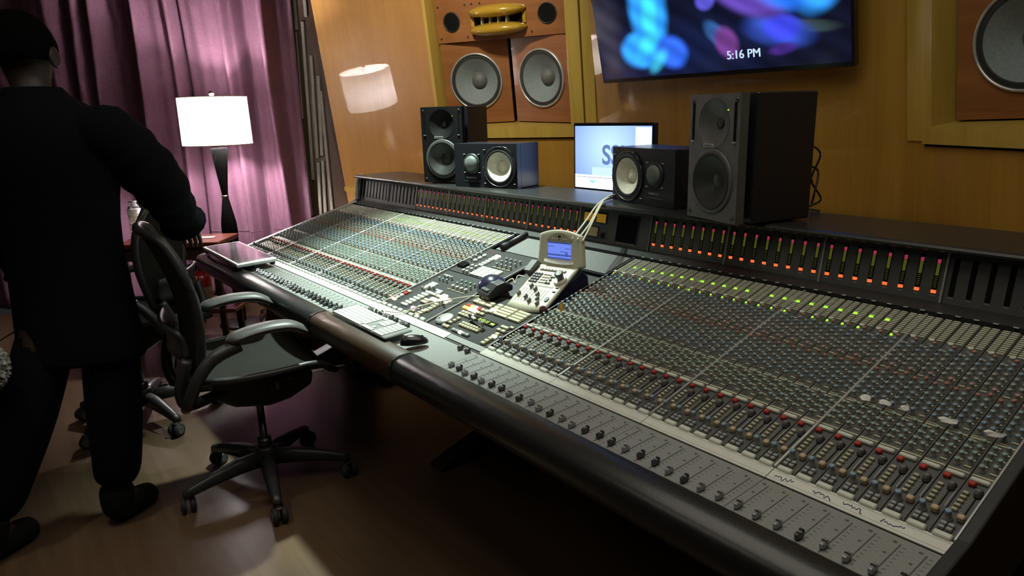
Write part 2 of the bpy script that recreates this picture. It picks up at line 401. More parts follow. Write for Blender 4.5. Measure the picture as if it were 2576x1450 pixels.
# ------------------------------------------------------------------ curtain
ctrl = [(-420, .02), (-330, -.04), (-250, .05), (-160, -.04), (-60, .03), (0, -.04), (40, .05), (70, -.05), (140, .02), (188, .06), (206, -.06), (235, .04), (252, -.04), (276, .06), (302, -.06), (345, -.07), (366, .02), (384, .09), (399, .0), (440, .005), (463, .065), (477, -.08), (492, .0), (530, .02), (585, .015), (606, .09), (621, .03), (635, -.09), (650, -.03), (680, -.005), (706, .08), (724, -.05), (748, -.08)]
def cdisp(px):
    for i in range(len(ctrl)-1):
        if ctrl[i][0] <= px <= ctrl[i+1][0]:
            t = (px-ctrl[i][0])/(ctrl[i+1][0]-ctrl[i][0]); t = t*t*(3-2*t)
            return ctrl[i][1]*(1-t)+ctrl[i+1][1]*t
    return ctrl[-1][1]
c_or = at(748, 300, 5.16); c_or.z = 0
mc = Matrix((hr, hn, Vector((0, 0, 1)))).transposed().to_4x4(); mc.translation = c_or
mci = mc.inverted()
s_of = lambda px: (mci @ onplane(px, 300, c_or, hn)).x
s0, s1 = s_of(-420), s_of(748)
pxs = [(-420+i*(1168/389)) for i in range(390)]
nz = 26
vs = []; 
for j in range(nz):
    z = .02+2.86*j/(nz-1)
    for i, px in enumerate(pxs):
        k = 1.35+.3*sin(z*1.3+i*.03); dz = cdisp(px)*k+.006*sin(i*.55+z*2.)+.012*sin(z*2.1+i*.11)
        vs.append((s_of(px)+.018*sin(z*1.7+px*.011)*(1 if i not in (0, 389) else 0), -dz, z))
g = G(); nu = 390
g.add(vs, [(j*nu+i, j*nu+i+1, (j+1)*nu+i+1, (j+1)*nu+i) for j in range(nz-1) for i in range(nu-1)], M['curtain'], None, True)
cu = g.obj('curtain', mat=mc, fix=False); solid(cu, .004)
tag(cu, 'mauve velvet curtain hanging in deep folds behind the lit lamp', 'curtain')
g = G()
for i in range(0, 388, 1):
    a, b = vs[i+5*nu], vs[i+1+5*nu]
    g.add([(a[0], a[1]-.004, .585), (b[0], b[1]-.004, .585), (b[0], b[1]-.0075, .592), (a[0], a[1]-.0075, .592), (b[0], b[1]-.004, .599), (a[0], a[1]-.004, .599)], [(0, 1, 2, 3), (3, 2, 4, 5)], M['curtain'], None, True)
g.obj('hem_seam', cu, mat=Matrix(), fix=False)

# ------------------------------------------------------------------ floor lamp
L0 = thing('floor_lamp', 'lit floor lamp with white drum shade and slim black double-taper stem', 'lamp', (LAMP.x, LAMP.y, 0))
zb, zt = LAMP.z-.155, LAMP.z+.155
g = G(); g.lathe([(.222, zb), (.218, zt)], M['shade'], 56, cap0=False, cap1=False); so = g.obj('lamp_shade', L0, fix=False)
g = G()
for z, r in ((zb, .2225), (zt, .2185)):
    g.tube([(r*cos(a), r*sin(a), z) for a in [2*pi*i/48 for i in range(49)]], .0028, M['tan'], 6)
g.obj('shade_rim', so, mat=Matrix())
g = G(); g.lathe([(.004, zt-.01), (.004, zt+.005), (.014, zt+.012), (.019, zt+.025), (.014, zt+.038), (.004, zt+.043)], M['chrome'], 16)
for a in (0, 2*pi/3, 4*pi/3): g.tube([(0, 0, zt-.006), (.217*cos(a), .217*sin(a), zt-.004)], .0022, M['chrome'], 6)
g.tube([(0, 0, zb-.03), (0, 0, zt)], .004, M['chrome'], 6); g.obj('finial', L0)
g = G(); g.lathe([(.02, .93), (.021, .95), (.030, 1.03), (.043, 1.14), (.056, zb-.03), (.050, zb-.022)], M['stem'], 24); g.obj('upper_stem', L0)
g = G(); g.lathe([(.022, .905), (.023, .918), (.022, .932)], M['steel'], 20); g.obj('joint_ring', L0)
g = G(); g.lathe([(.030, .02), (.038, .35), (.053, .68), (.050, .74), (.022, .905)], M['stem'], 24); g.obj('lower_stem', L0)
g = G(); g.lathe([(.15, .0), (.15, .015), (.13, .022), (.03, .03)], M['black'], 32); g.obj('lamp_base', L0)
g = G(); g.lathe([(.013, -.05), (.014, -.03), (.026, -.012), (.031, .008), (.027, .026), (.014, .037), (.002, .040)], glow('bulb_glass', (1, .94, .93), BULB, (.9, .9, .9)), 16, TR(.045, .02, LAMP.z-.03)); g.lathe([(.016, -.085), (.016, -.045)], M['steel'], 14, TR(.045, .02, LAMP.z-.03)); g.obj('bulb', L0)

# ------------------------------------------------------------------ main monitors in the soffits
def woofer(parent, x, z, y, R=.188, tilt=0.):
    T = TR(x, y, z, pi/2, 0, 0)   # axis z -> -y (room)
    g = G(); g.lathe([(R, -.01), (R, .007), (R-.004, .012), (R-.010, .012), (R-.012, .006)], M['alu'], 56, T, cap0=False, cap1=False); w = g.obj('woofer', parent, mat=Matrix())
    g = G(); g.lathe([(R-.012, .006), (R-.020, .004), (R-.028, .008), (R-.036, .004)], M['cone_dark'], 56, T, cap0=False, cap1=False); g.obj('surround', w, mat=Matrix())
    g = G(); g.lathe([(R-.036, .004), (.10, -.045), (.055, -.075)], M['cone_grey'], 56, T, cap0=False, cap1=False); g.obj('cone', w, mat=Matrix())
    g = G(); g.lathe([(.056, -.075), (.050, -.058), (.036, -.044), (.018, -.037), (.002, -.035)], M['dome'], 32, T, cap0=False); g.obj('dust_cap', w, mat=Matrix())
    return w
def main_monitor(F, x0, x1, zb, zt, label, mirror=False):
    t = thing('soffit_loudspeaker', label, 'loudspeaker', mat=F, group='main loudspeakers built into the front wall')
    bx = zb+.553                                           # underside of the horn box
    xm = (x0+x1)/2
    g = G(); slab(g, x0, x1, bx, zt, M['red_wood'], .085, .29); bev(g.obj('horn_box', t, mat=Matrix()), .004)
    g = G()
    for hx in (x0+.03, xm-.25, x1-.03, xm+.22, xm-.2, x0+.35):
        for hz in (bx+.03, bx+.23): g.lathe([(.007, 0), (.007, .003), (.004, .005)], M['steel'], 8, TR(hx, .085, hz, pi/2, 0, 0))
    g.obj('screw_heads', t, mat=Matrix())
    for px in (x0+.125, x1-.155):
        T = TR(px, .084, bx+.13, pi/2, 0, 0)
        g = G(); g.lathe([(.064, 0), (.064, .004), (.056, .004), (.054, -.06)], M['black'], 32, T, cap0=False, cap1=False)
        g.lathe([(.0565, .0005), (.0565, .0012)], M['slot'], 32, T); g.obj('port', t, mat=Matrix())  # flat black disc stands in for the dark inside of the hole
    # lipped wooden horn
    cx, cz = xm-.012, bx+.118
    g = G(); slab(g, cx-.19, cx+.19, cz-.028, cz+.032, M['slot'], .080, .0846); hb = g.obj('horn', t, mat=Matrix())
    for sgn in (1, -1):
        def lip(u, v):
            a = (u-.5)*2; w = math.sqrt(max(0, 1-abs(a)**2.2)); b = v*2*pi
            return (cx+a*.205, .082-.115*w*max(0, sin(b))**.8-.002, cz+sgn*(.055+.043*cos(b)*(w*.95+.05))+.002)
        g = G(); g.grid(lip, 29, 21, M['horn_wood']); g.obj('horn_lip', hb, mat=Matrix())
    for k in (-.10, -.04, .02, .08):
        g = G(); slab(g, cx+k-.003, cx+k+.003, cz-.028, cz+.032, M['cream'], .035, .084); g.obj('horn_vane', hb, mat=Matrix())
    for sd in (-1, 1):
        g = G(); g.prism([(.085, cz-.035), (.076, cz-.03), (.076, cz+.034), (.085, cz+.04)], cx+sd*.188-.012, cx+sd*.188+.012, M['horn_wood']); g.obj('horn_cheek', hb, mat=Matrix())
    # two toed-in woofer baffles
    wid = (x1-x0)/2-.01
    for k, (bxx, ang, yy) in enumerate(((x0+wid/2+.004, 11, .135), (x1-wid/2-.004, -14, .125))):
        T = TR(bxx, yy, 0, 0, 0, RAD(ang))
        g = G(); plate_hole(g, -wid/2, wid/2, zb+.008, bx-.004, -.005 if k == 0 else 0., zb+.29, .180, 0, .03, M['red_wood']); ba = g.obj('woofer_baffle', t, mat=T)
        woofer(ba, -.005 if k == 0 else .0, zb+.29, -.002)
    return t
main_monitor(FA, .585, 1.562, -.296, .95, 'cherry-wood soffit loudspeaker with two grey woofers and a lipped horn, above the left desk speakers')
main_monitor(FR, .165, 1.21, -.236, .92, 'cherry-wood soffit loudspeaker cut off by the frame, right of the television')

# ------------------------------------------------------------------ television
def blob_mat(name, bg, blobs, strength, rough=.12):
    mt = bpy.data.materials.new(name); mt.use_nodes = True; nt = mt.node_tree; b = nt.nodes['Principled BSDF']; L = nt.links.new
    b.inputs['Base Color'].default_value = (.004, .004, .006, 1); b.inputs['Roughness'].default_value = rough
    tc = nt.nodes.new('ShaderNodeTexCoord'); cur = None
    for cx, cy, rx, ry, ro, c, soft in blobs:
        mp = nt.nodes.new('ShaderNodeMapping'); mp.vector_type = 'TEXTURE'
        mp.inputs['Location'].default_value = (cx, 0, cy); mp.inputs['Rotation'].default_value = (0, RAD(-ro), 0); mp.inputs['Scale'].default_value = (rx, 1, ry)
        L(tc.outputs['Object'], mp.inputs['Vector'])
        sx = nt.nodes.new('ShaderNodeVectorMath'); sx.operation = 'MULTIPLY'; sx.inputs[1].default_value = (1, 0, 1); L(mp.outputs[0], sx.inputs[0])
        ln = nt.nodes.new('ShaderNodeVectorMath'); ln.operation = 'LENGTH'; L(sx.outputs[0], ln.inputs[0])
        mr = nt.nodes.new('ShaderNodeMapRange'); mr.interpolation_type = 'SMOOTHSTEP'; mr.inputs[1].default_value = 1; mr.inputs[2].default_value = 1-soft; mr.inputs[3].default_value = 0; mr.inputs[4].default_value = 1
        L(ln.outputs['Value'], mr.inputs[0])
        mx = nt.nodes.new('ShaderNodeMix'); mx.data_type = 'RGBA'
        if cur is None: mx.inputs[6].default_value = (*bg, 1)
        else: L(cur, mx.inputs[6])
        mx.inputs[7].default_value = (*c, 1); L(mr.outputs[0], mx.inputs[0]); cur = mx.outputs[2]
    wv = nt.nodes.new('ShaderNodeTexWave'); wv.inputs['Scale'].default_value = 3.2; wv.inputs['Distortion'].default_value = 1.5; wv.inputs['Detail'].default_value = 1
    mp = nt.nodes.new('ShaderNodeMapping'); mp.inputs['Rotation'].default_value = (0, RAD(58), 0); L(tc.outputs['Object'], mp.inputs[0]); L(mp.outputs[0], wv.inputs[0])
    mr = nt.nodes.new('ShaderNodeMapRange'); mr.inputs[3].default_value = strength*.72; mr.inputs[4].default_value = strength*1.12; L(wv.outputs['Fac'], mr.inputs[0])
    L(cur, b.inputs['Emission Color']); L(mr.outputs[0], b.inputs['Emission Strength'])
    return mt
FT = frame(FC @ Vector((.158, -.115, -.013)), 0, 13)
TV = thing('television', 'large wall-mounted flat television showing blurred blue shapes and a clock', 'television', mat=FT)
TW, TH = 1.46, .845
g = G(); g.box((TW/2, .02, TH/2), (TW, .04, TH), M['blackgloss'], .004); g.obj('bezel', TV, mat=Matrix())
C1, C2, C3, C4 = (.03, .32, .95), (.05, .62, .80), (.05, .10, .80), (.16, .07, .30)
bl = [(.45, .13, .9, .25, 0, (.006, .010, .045), .9), (.10, .25, .14, .28, 0, (.03, .028, .05), .9), (1.27, .185, .17, .035, -6, (.025, .04, .045), .5),
      (.39, .36, .15, .27, 4, C1, .45), (.40, .34, .075, .25, -8, C2, .8), (.32, .165, .17, .115, 0, C1, .4), (.37, .19, .12, .07, 35, C2, .9), (.52, .135, .125, .10, -10, (.03, .13, .80), .5), (.43, .10, .11, .055, 40, (.05, .50, .78), .9),
      (.795, .20, .105, .055, -42, (.03, .10, .30), .6), (.85, .155, .10, .075, -52, (.14, .04, .22), .5),
      (1.12, .18, .22, .085, -13, (.03, .07, .42), .6), (1.14, .19, .12, .075, -10, (.045, .06, .75), .6), (1.14, .10, .09, .035, 5, (.05, .02, .20), .7),
      (.97, .36, .26, .11, -25, (.12, .06, .42), .5), (1.20, .355, .22, .12, -8, (.02, .17, .85), .5), (1.33, .31, .14, .09, 30, (.03, .30, .90), .7), (.75, .36, .07, .06, 0, (.10, .09, .60), .5),
      (.9, .62, .4, .16, 20, (.03, .30, .8), .6), (.4, .65, .25, .14, -20, (.2, .05, .5), .6)]
g = G(); slab(g, .012, TW-.012, .022, TH-.012, blob_mat('tv_picture', (.004, .005, .016), bl, 1.4), -.0012, 0); g.obj('screen', TV, mat=Matrix())
CLK = glow('clock_white', (.62, .80, 1), 1.0)
for dx_ in (-.0011, .0011): text_obj('5:16 PM', .056, CLK, TV, TR(.939+dx_, -.0025-dx_*.1, .092, pi/2, 0, 0), 'clock_text', .0004)['kind'] = 'stuff'
g = G(); slab(g, .45, 1.0, .25, .6, M['black'], .04, .11); g.obj('wall_mount', TV, mat=Matrix())

# ------------------------------------------------------------------ computer monitor
CM = thing('computer_monitor', 'computer monitor with bright blue desktop and pale windows, behind the right desk speakers', 'monitor', (-.66, 1.25, .911))
MH = .112
g = G(); g.box((0, .015, .175), (.53, .03, .335), M['blackgloss'], .004); g.obj('bezel', CM, (0, 0, MH))
gb = bpy.data.materials.new('blue_desktop'); gb.use_nodes = True; nt = gb.node_tree; b = nt.nodes['Principled BSDF']
b.inputs['Base Color'].default_value = (.01, .01, .02, 1); b.inputs['Roughness'].default_value = .3
tc = nt.nodes.new('ShaderNodeTexCoord'); gr = nt.nodes.new('ShaderNodeTexGradient'); gr.gradient_type = 'SPHERICAL'; mp = nt.nodes.new('ShaderNodeMapping')
mp.vector_type = 'TEXTURE'; mp.inputs['Location'].default_value = (-.02, 0, .22); mp.inputs['Scale'].default_value = (.36, 1, .30)
rp = nt.nodes.new('ShaderNodeValToRGB'); rp.color_ramp.elements[0].color = (.10, .17, .55, 1); rp.color_ramp.elements[1].color = (.42, .62, 1.0, 1)
nt.links.new(tc.outputs['Object'], mp.inputs[0]); nt.links.new(mp.outputs[0], gr.inputs[0]); nt.links.new(gr.outputs['Fac'], rp.inputs[0]); nt.links.new(rp.outputs[0], b.inputs['Emission Color']); b.inputs['Emission Strength'].default_value = 1.7
g = G(); slab(g, -.252, .252, .022, .328, gb, -.001, 0); g.obj('screen', CM, (0, 0, MH))
wht = glow('window_white', (.80, .88, 1), 2.2)
for nm, x0, x1, z0, z1 in (('taskbar', -.252, .252, .022, .088), ('palette_window', .155, .25, .20, .322), ('dialog_window', -.13, .10, .085, .128)):
    g = G(); slab(g, x0, x1, z0, z1, wht if nm != 'dialog_window' else glow('dialog_pale', (.5, .68, 1), 1.4), -.0016, -.0011); g.obj(nm, CM, (0, 0, MH))
g = G(); slab(g, -.252, .252, .076, .0785, glow('thin_bar', (.1, .15, .4), .8), -.0021, -.0017); slab(g, -.145, -.11, .05, .062, glow('teal_bit', (.3, .75, .85), 1.2), -.0021, -.0017); g.obj('taskbar_line', CM, (0, 0, MH))
text_obj('SSL', .13, glow('logo_blue', (.17, .26, .62), .9), CM, TR(.03, -.0018, .185+MH, pi/2, 0, 0), 'screen_lettering', .0003, bold=.003)
g = G(); g.box((0, .055, .13), (.06, .04, .25), M['black'], .004); g.box((0, .06, .004), (.22, .16, .008), M['black'], .003); g.obj('stand', CM)

# ------------------------------------------------------------------ desk speakers
def tall_speaker(label, T, col):
    t = thing('studio_monitor_speaker', label, 'speaker', mat=T, group='tall two-way speakers on the meter bridge')
    w, h, d = .25, .395, .29
    g = G(); g.box((0, d/2+.03, h/2), (w, d-.06, h), M['vinyl'], .004); g.obj('cabinet', t)
    g = G(); plate_hole(g, -w/2+.001, w/2-.001, .228, h-.001, 0, .305, .074, 0, .031, col); plate_hole(g, -w/2+.001, w/2-.001, .001, .228, 0, .125, .1005, 0, .031, col); fr = g.obj('front_baffle', t)
    # wave-guide dish, tweeter, woofer
    def dish(u, v):
        a = u*2*pi; r = v; x = .080*r*cos(a); z = .300+.078*r*sin(a)
        if r > .8: x = max(-.078, min(.078, x*1.08))
        return (x, -.0008+.032*(1-r*r)*(r < 1), z)
    g = G()
    hole = [(.076, .001), (.070, -.004), (.045, -.016), (.03, -.024), (.018, -.028)]
    g.lathe(hole, col, 36, TR(0, .0, .305, pi/2, 0, 0), cap0=False); g.obj('waveguide', t)
    g = G(); g.lathe([(.017, -.027), (.012, -.0245), (.002, -.0235)], M['cone_dark'], 20, TR(0, -.002, .305, pi/2, 0, 0)); g.obj('tweeter', t)
    g = G(); T2 = TR(0, 0, .125, pi/2, 0, 0)
    g.lathe([(.103, -.002), (.103, .003), (.098, .006), (.090, .005)], M['char'], 48, T2, cap0=False, cap1=False); wf = g.obj('woofer', t)
    g = G(); g.lathe([(.091, .005), (.086, .009), (.079, .004)], M['rubber'], 48, T2, cap0=False, cap1=False); g.obj('surround', wf, mat=Matrix())
    g = G(); g.lathe([(.079, .004), (.045, -.016), (.028, -.026)], M['cone_dark'], 48, T2, cap0=False, cap1=False); g.obj('cone', wf, mat=Matrix())
    g = G(); g.lathe([(.029, -.026), (.022, -.022), (.010, -.0195), (.001, -.019)], M['cone_dark'], 24, T2, cap0=False); g.obj('dust_cap', wf, mat=Matrix())
    for sx in (-1, 1):
        g = G(); g.box((sx*.103, -.001, .31), (.010, .004, .115), M['slot'], .001); po = g.obj('bass_port', t)
        g = G(); g.box((sx*.103, -.002, .249), (.014, .005, .004), M['alu']); g.obj('port_lip', po, mat=Matrix())
        for hz in (.02, h-.02):
            g = G(); g.lathe([(.006, 0), (.006, .003), (.003, .004)], M['steel'], 8, TR(sx*.108, 0, hz, pi/2, 0, 0)); g.obj('screw', t)
    g = G(); g.box((-.02, -.001, .236), (.052, .003, .012), M['alu'], .001); pl = g.obj('badge', t)
    text_obj('GENELEC', .0105, M['slot'], pl, TR(-.02, -.0028, .236, pi/2, 0, 0), 'badge_text', .0002)
    g = G(); g.lathe([(.0022, 0), (.0022, .002)], M['led_green'], 8, TR(.068, 0, .345, pi/2, 0, 0)); g.obj('power_light', t)
    for sx in (-1, 1):
        for yy in (.05, .24): g = G(); g.lathe([(.012, -.006), (.012, .0)], M['rubber'], 10, TR(sx*.09, yy, 0)); g.obj('foot', t)
    return t
def small_speaker(label, T, mirror):
    # white-coned bookshelf speaker lying on its side; mirror: woofer on the right
    t = thing('bookshelf_speaker', label, 'speaker', mat=T, group='white-coned speakers lying on the meter bridge')
    w, h, d = .382, .215, .199; q = 1 if mirror else -1
    g = G(); g.box((0, d/2+.016, h/2), (w, d-.033, h), M['vinyl'], .003); g.obj('cabinet', t)
    cx = q*.088; g = G(); xa, xb = (-.191, 0.) if q < 0 else (0., .191); plate_hole(g, xa, xb, .0, h, cx, .104, .088, 0, .033, M['vinyl']); g.box((-q*.0955, .0165, h/2), (.191, .033, h), M['vinyl']); g.obj('front_baffle', t)
    T2 = TR(cx, 0, .104, pi/2, 0, 0)
    g = G(); g.lathe([(.096, 0), (.096, .004), (.090, .008), (.084, .006)], M['black'], 48, T2, cap0=False, cap1=False)
    g.tube([(cx+a*1.0, -.006, .104+b) for a, b in ((-.03, .094), (.035, .094), (.06, .082), (.088, .048))], .0035, M['blackgloss'], 8)
    g.tube([(cx+.096*cos(2*pi*i/48), -.006, .104+.096*sin(2*pi*i/48)) for i in range(49)], .003, M['steel'], 6, cap=False)
    wf = g.obj('woofer', t)
    g = G(); g.lathe([(.084, .006), (.078, .010), (.071, .006)], M['rubber'], 48, T2, cap0=False, cap1=False); g.obj('surround', wf, mat=Matrix())
    g = G(); g.lathe([(.071, .006), (.030, -.022), (.022, -.028)], M['cone_white'], 48, T2, cap0=False, cap1=False); g.obj('cone', wf, mat=Matrix())
    g = G(); g.lathe([(.0285, -.024), (.024, -.016), (.012, -.011), (.001, -.010)], M['cone_white'], 24, T2, cap0=False); g.obj('dust_cap', wf, mat=Matrix())
    g = G(); tx = -q*.080
    g.lathe([(.050, 0), (.050, .004), (.040, .007)], M['black'], 32, TR(tx, 0, .118, pi/2, 0, 0)); g.obj('tweeter_plate', t)
    g = G(); g.lathe([(.040, .004), (.036, .014), (.022, .021), (.002, .024)], M['mesh_grille'], 32, TR(tx, 0, .118, pi/2, 0, 0)); g.obj('tweeter_grille', t)
    for a, b in ((tx-.045, .163), (tx+.045, .163), (tx-.045, .073), (tx+.045, .073), (cx-.088, .185), (cx+.088, .022), (cx-.088, .022)):
        g = G(); g.box((a, -.003, b), (.011, .006, .003), M['alu'], .001); g.obj('screw', t)
    g = G(); g.box((tx, -.0006, .047), (.052, .0012, .010), M['char']); pl = g.obj('badge', t)
    text_obj('YAMAHA', .010, M['grey'], pl, TR(tx-.018, -.0016, .047, pi/2, 0, 0), 'badge_text', .0002)
    g = G(); g.box((tx, -.0006, .030), (.100, .0012, .003), M['char']); g.obj('model_line', t)
    return t
ZT = 1.066
def corner(x, y, az, w, side=1):      # front corner -> frame at the middle of the front edge
    c, q = cos(RAD(az)), sin(RAD(az)); return TR(x+side*w/2*c, y+side*w/2*q, ZT+.007, 0, 0, RAD(az))
small_speaker('white-coned bookshelf speaker on its side, beside the lit computer monitor on the right', TR(0, 0, -.006) @ corner(-.285, .868, -11, .382), False)
small_speaker('white-coned bookshelf speaker on its side, left of the monitor with a bluish lit side', TR(0, 0, -.006) @ corner(-.92, .873, 18, .382, -1), True)
tall_speaker('tall charcoal studio speaker with big woofer at the right end of the speaker row', corner(.232, .688, -17, .25), M['char'])
tall_speaker('tall black studio speaker at the left end of the speaker row', corner(-1.56, .735, 27, .25), M['blackmatte'])
g = G(); g.tube(spline([(.40, 1.10, 1.30), (.45, 1.13, 1.26), (.43, 1.12, 1.17), (.46, 1.14, 1.10), (.43, 1.10, 1.072), (.50, 1.06, 1.071)]), .004, M['black'], 6)
g.tube(spline([(.40, 1.10, 1.22), (.44, 1.14, 1.20), (.45, 1.11, 1.12), (.42, 1.15, 1.071)]), .004, M['black'], 6)
tag(g.obj('signal_cable'), 'black cables dangling behind the tall right speaker', 'cable')

# ------------------------------------------------------------------ mixing console
p = .042; CW = 17.24*p; XL = -CW-40*p; XR = 32*p
DECK = Matrix.Translation((0, 0, .7)) @ Matrix.Rotation(RAD(15), 4, 'X')
K = thing('mixing_console', 'huge grey mixing console full of knobs, faders and lit level meters', 'console')
banksL = [-CW-8*p*(i+1) for i in range(5)][::-1]; banksR = [8*p*i for i in range(4)]; banks = banksL+banksR
# carcass, cheeks, armrest, pedestals
g = G(); g.prism([(-.17, .675), (-.19, .645), (-.18, .575), (.15, .50), (.95, .50), (1.06, .62), (1.06, 1.03), (.80, 1.03), (.79, .93), (.755, .885), (0, .683)], XL-.01, XR+.01, M['black']); g.obj('carcass', K)
ar = [(-.186, .692), (-.200, .6985), (-.236, .6970), (-.262, .690), (-.276, .672), (-.279, .640), (-.268, .612), (-.24, .598), (-.20, .596), (-.186, .610)]
XM0, XM1 = -.80, -.145
for nm, x0, x1, mt in (('armrest_pad', XL-.05, XM0-.004, M['leather']), ('wooden_rail', XM0, XM1, M['rail_wood']), ('armrest_pad', XM1+.004, XR+.05, M['leather'])):
    g = G(); g.prism(ar, x0, x1, mt, None, True); o = g.obj(nm, K)
    md = o.modifiers.new('bev', 'BEVEL'); md.width = .006; md.segments = 2; md.limit_method = 'ANGLE'; md.angle_limit = RAD(60)
for x in (XM0-.002, XM1+.002):
    g = G(); g.prism([(y*1.012-.001, (z-.65)*1.03+.65) for y, z in ar[:8]]+[(-.19, .61)], x-.004, x+.004, M['steel']); g.obj('joint_bracket', K)
for x, s_ in ((XL-.012, -1), (XR+.012, 1)):
    g = G(); g.prism([(-.186, .692), (-.186, .60), (.15, .50), (1.06, .62), (1.06, 1.06), (.78, 1.066), (.765, 1.05), (.745, .925), (.70, .895), (0, .711)], x-.012, x+.012, M['steel' if s_ < 0 else 'panel_dk']); o = g.obj('end_cheek', K); bev(o, .004)
g = G(); g.tube(spline([(XL-.03, .70, .885), (XL-.034, .735, .905), (XL-.032, .748, .95), (XL-.028, .765, 1.045), (XL-.026, .80, 1.06)]), .013, M['alu'], 10); g.obj('corner_post', K)
g = G(); g.box((XL-.004, .36, .007), (.034, .78, .010), M['alu'], .003, Matrix.Translation((0, 0, .7)) @ Matrix.Rotation(RAD(15), 4, 'X')); g.obj('edge_trim', K)
for x in (-2.1, -.55, 1.0):
    g = G(); g.prism([(.10, .02), (.10, .0), (.85, .0), (.85, .03), (.62, .08), (.60, .52), (.36, .53), (.40, .12), (.18, .05)], x-.045, x+.045, M['black']); bev(g.obj('pedestal', K), .01)
# top hood with rounded front rail
hd = [(.742, 1.046), (.732, 1.051), (.729, 1.057), (.732, 1.063), (.742, 1.066), (1.06, 1.066), (1.06, 1.03), (.80, 1.03), (.79, 1.043)]
g = G(); g.prism(hd, XL-.02, XR+.02, M['leather'], None, False); g.obj('top_hood', K)
# meter bridge
MB = Matrix.Translation((0, .7636, .9046)) @ Matrix.Rotation(math.atan2(.0283, .1381), 4, 'X').inverted() if False else Matrix.Translation((0, .7636, .9046)) @ Matrix.Rotation(-math.atan2(.0283, .1381), 4, 'X')
mh = .141
def mpanel(x0, x1):
    g = G(); g.box(((x0+x1)/2, .006, mh/2), (x1-x0-.003, .012, mh), M['panel'], .001); return g.obj('meter_panel', K, mat=MB)
seg = []
def meter_mesh(kind):
    g = G(); slab(g, -.0065, .0065, .022, .124, M['slot'], -.001, .0002)
    if kind != 'off':
        b = M['led_orange'] if kind == 'full' else M['led_dim']
        g.box((0, -.0016, .028), (.013, .0015, .009), M['led_orange'], .0004)
        for k in range(6): slab(g, -.0035, .0035, .040+k*.0052, .0412+k*.0052, M['led_olive'], -.0014, -.001)
        for k in range(12): slab(g, -.004, .004, .0715+k*.0027, .0735+k*.0027, M['led_olive'], -.0014, -.001)
        for k in range(4): slab(g, -.0042, .0042, .1045+k*.0028, .1066+k*.0028, M['led_rose'], -.0014, -.001)
    slab(g, -.006, .006, .0165, .0182, M['grey'], -.0006, 0)
    return g.mesh('level_meter')
mm_on, mm_off = meter_mesh('full'), meter_mesh('off')
for bi, x0 in enumerate(banks+[-CW]):
    mpn = mpanel(x0, x0+8*p)
    on = not (bi in (0, 1) or bi == 8)
    for c in range(8): link('level_meter', mm_on if on else mm_off, mpn, (x0+(c+.5)*p, 0, 0))
cx0, cx1 = -CW+8*p, 0
mpn = mpanel(cx0, cx1)
for xx, zz, w, h, mt, nm in ((-.335, .098, .05, .034, 'amber_vu', 'needle_meter'), (-.262, .098, .05, .034, 'amber_vu', 'needle_meter'), (-.30, .040, .055, .036, 'cream_vu', 'needle_meter'), (-.243, .030, .016, .018, 'slot', 'small_socket'), (-.118, .068, .105, .098, 'screen_off', 'status_screen')):
    g = G(); g.box((xx, -.002, zz), (w+.010, .004, h+.008), M['panel_dk'], .001); fr_ = g.obj(nm, mpn)
    g = G(); g.box((xx, -.0046, zz), (w, .0012, h), M[mt]); g.obj('dial_face' if 'needle' in nm else 'glass_face', fr_)
g = G(); slab(g, -.168, -.068, .010, .013, M['alu'], -.003, 0); g.obj('screen_ledge', mpn)
for x0 in banks+[-CW, cx0, 0]:
    g = G(); g.box((x0, -.002, mh/2), (.006, .008, mh), M['alu'], .001); g.obj('meter_divider', K, mat=MB)
# dark ledge between deck and meters, with small printed legends
g = G(); g.prism([(.712, .8925), (.7636, .9065), (.7636, .895), (.712, .880)], XL, XR, M['panel_dk']); lg = g.obj('meter_ledge', K)
g = G()
for i in range(72):
    x = (XL+(i+.5)*p) if i < 40 else ((i-40+.5)*p)
    g.box((x, .737, .0015), (.012, .006, .0006), M['grey'], 0, DECK @ Matrix.Translation((0, .0, .0)))
lgd = g.obj('ledge_legends', K); lgd['kind'] = 'stuff'
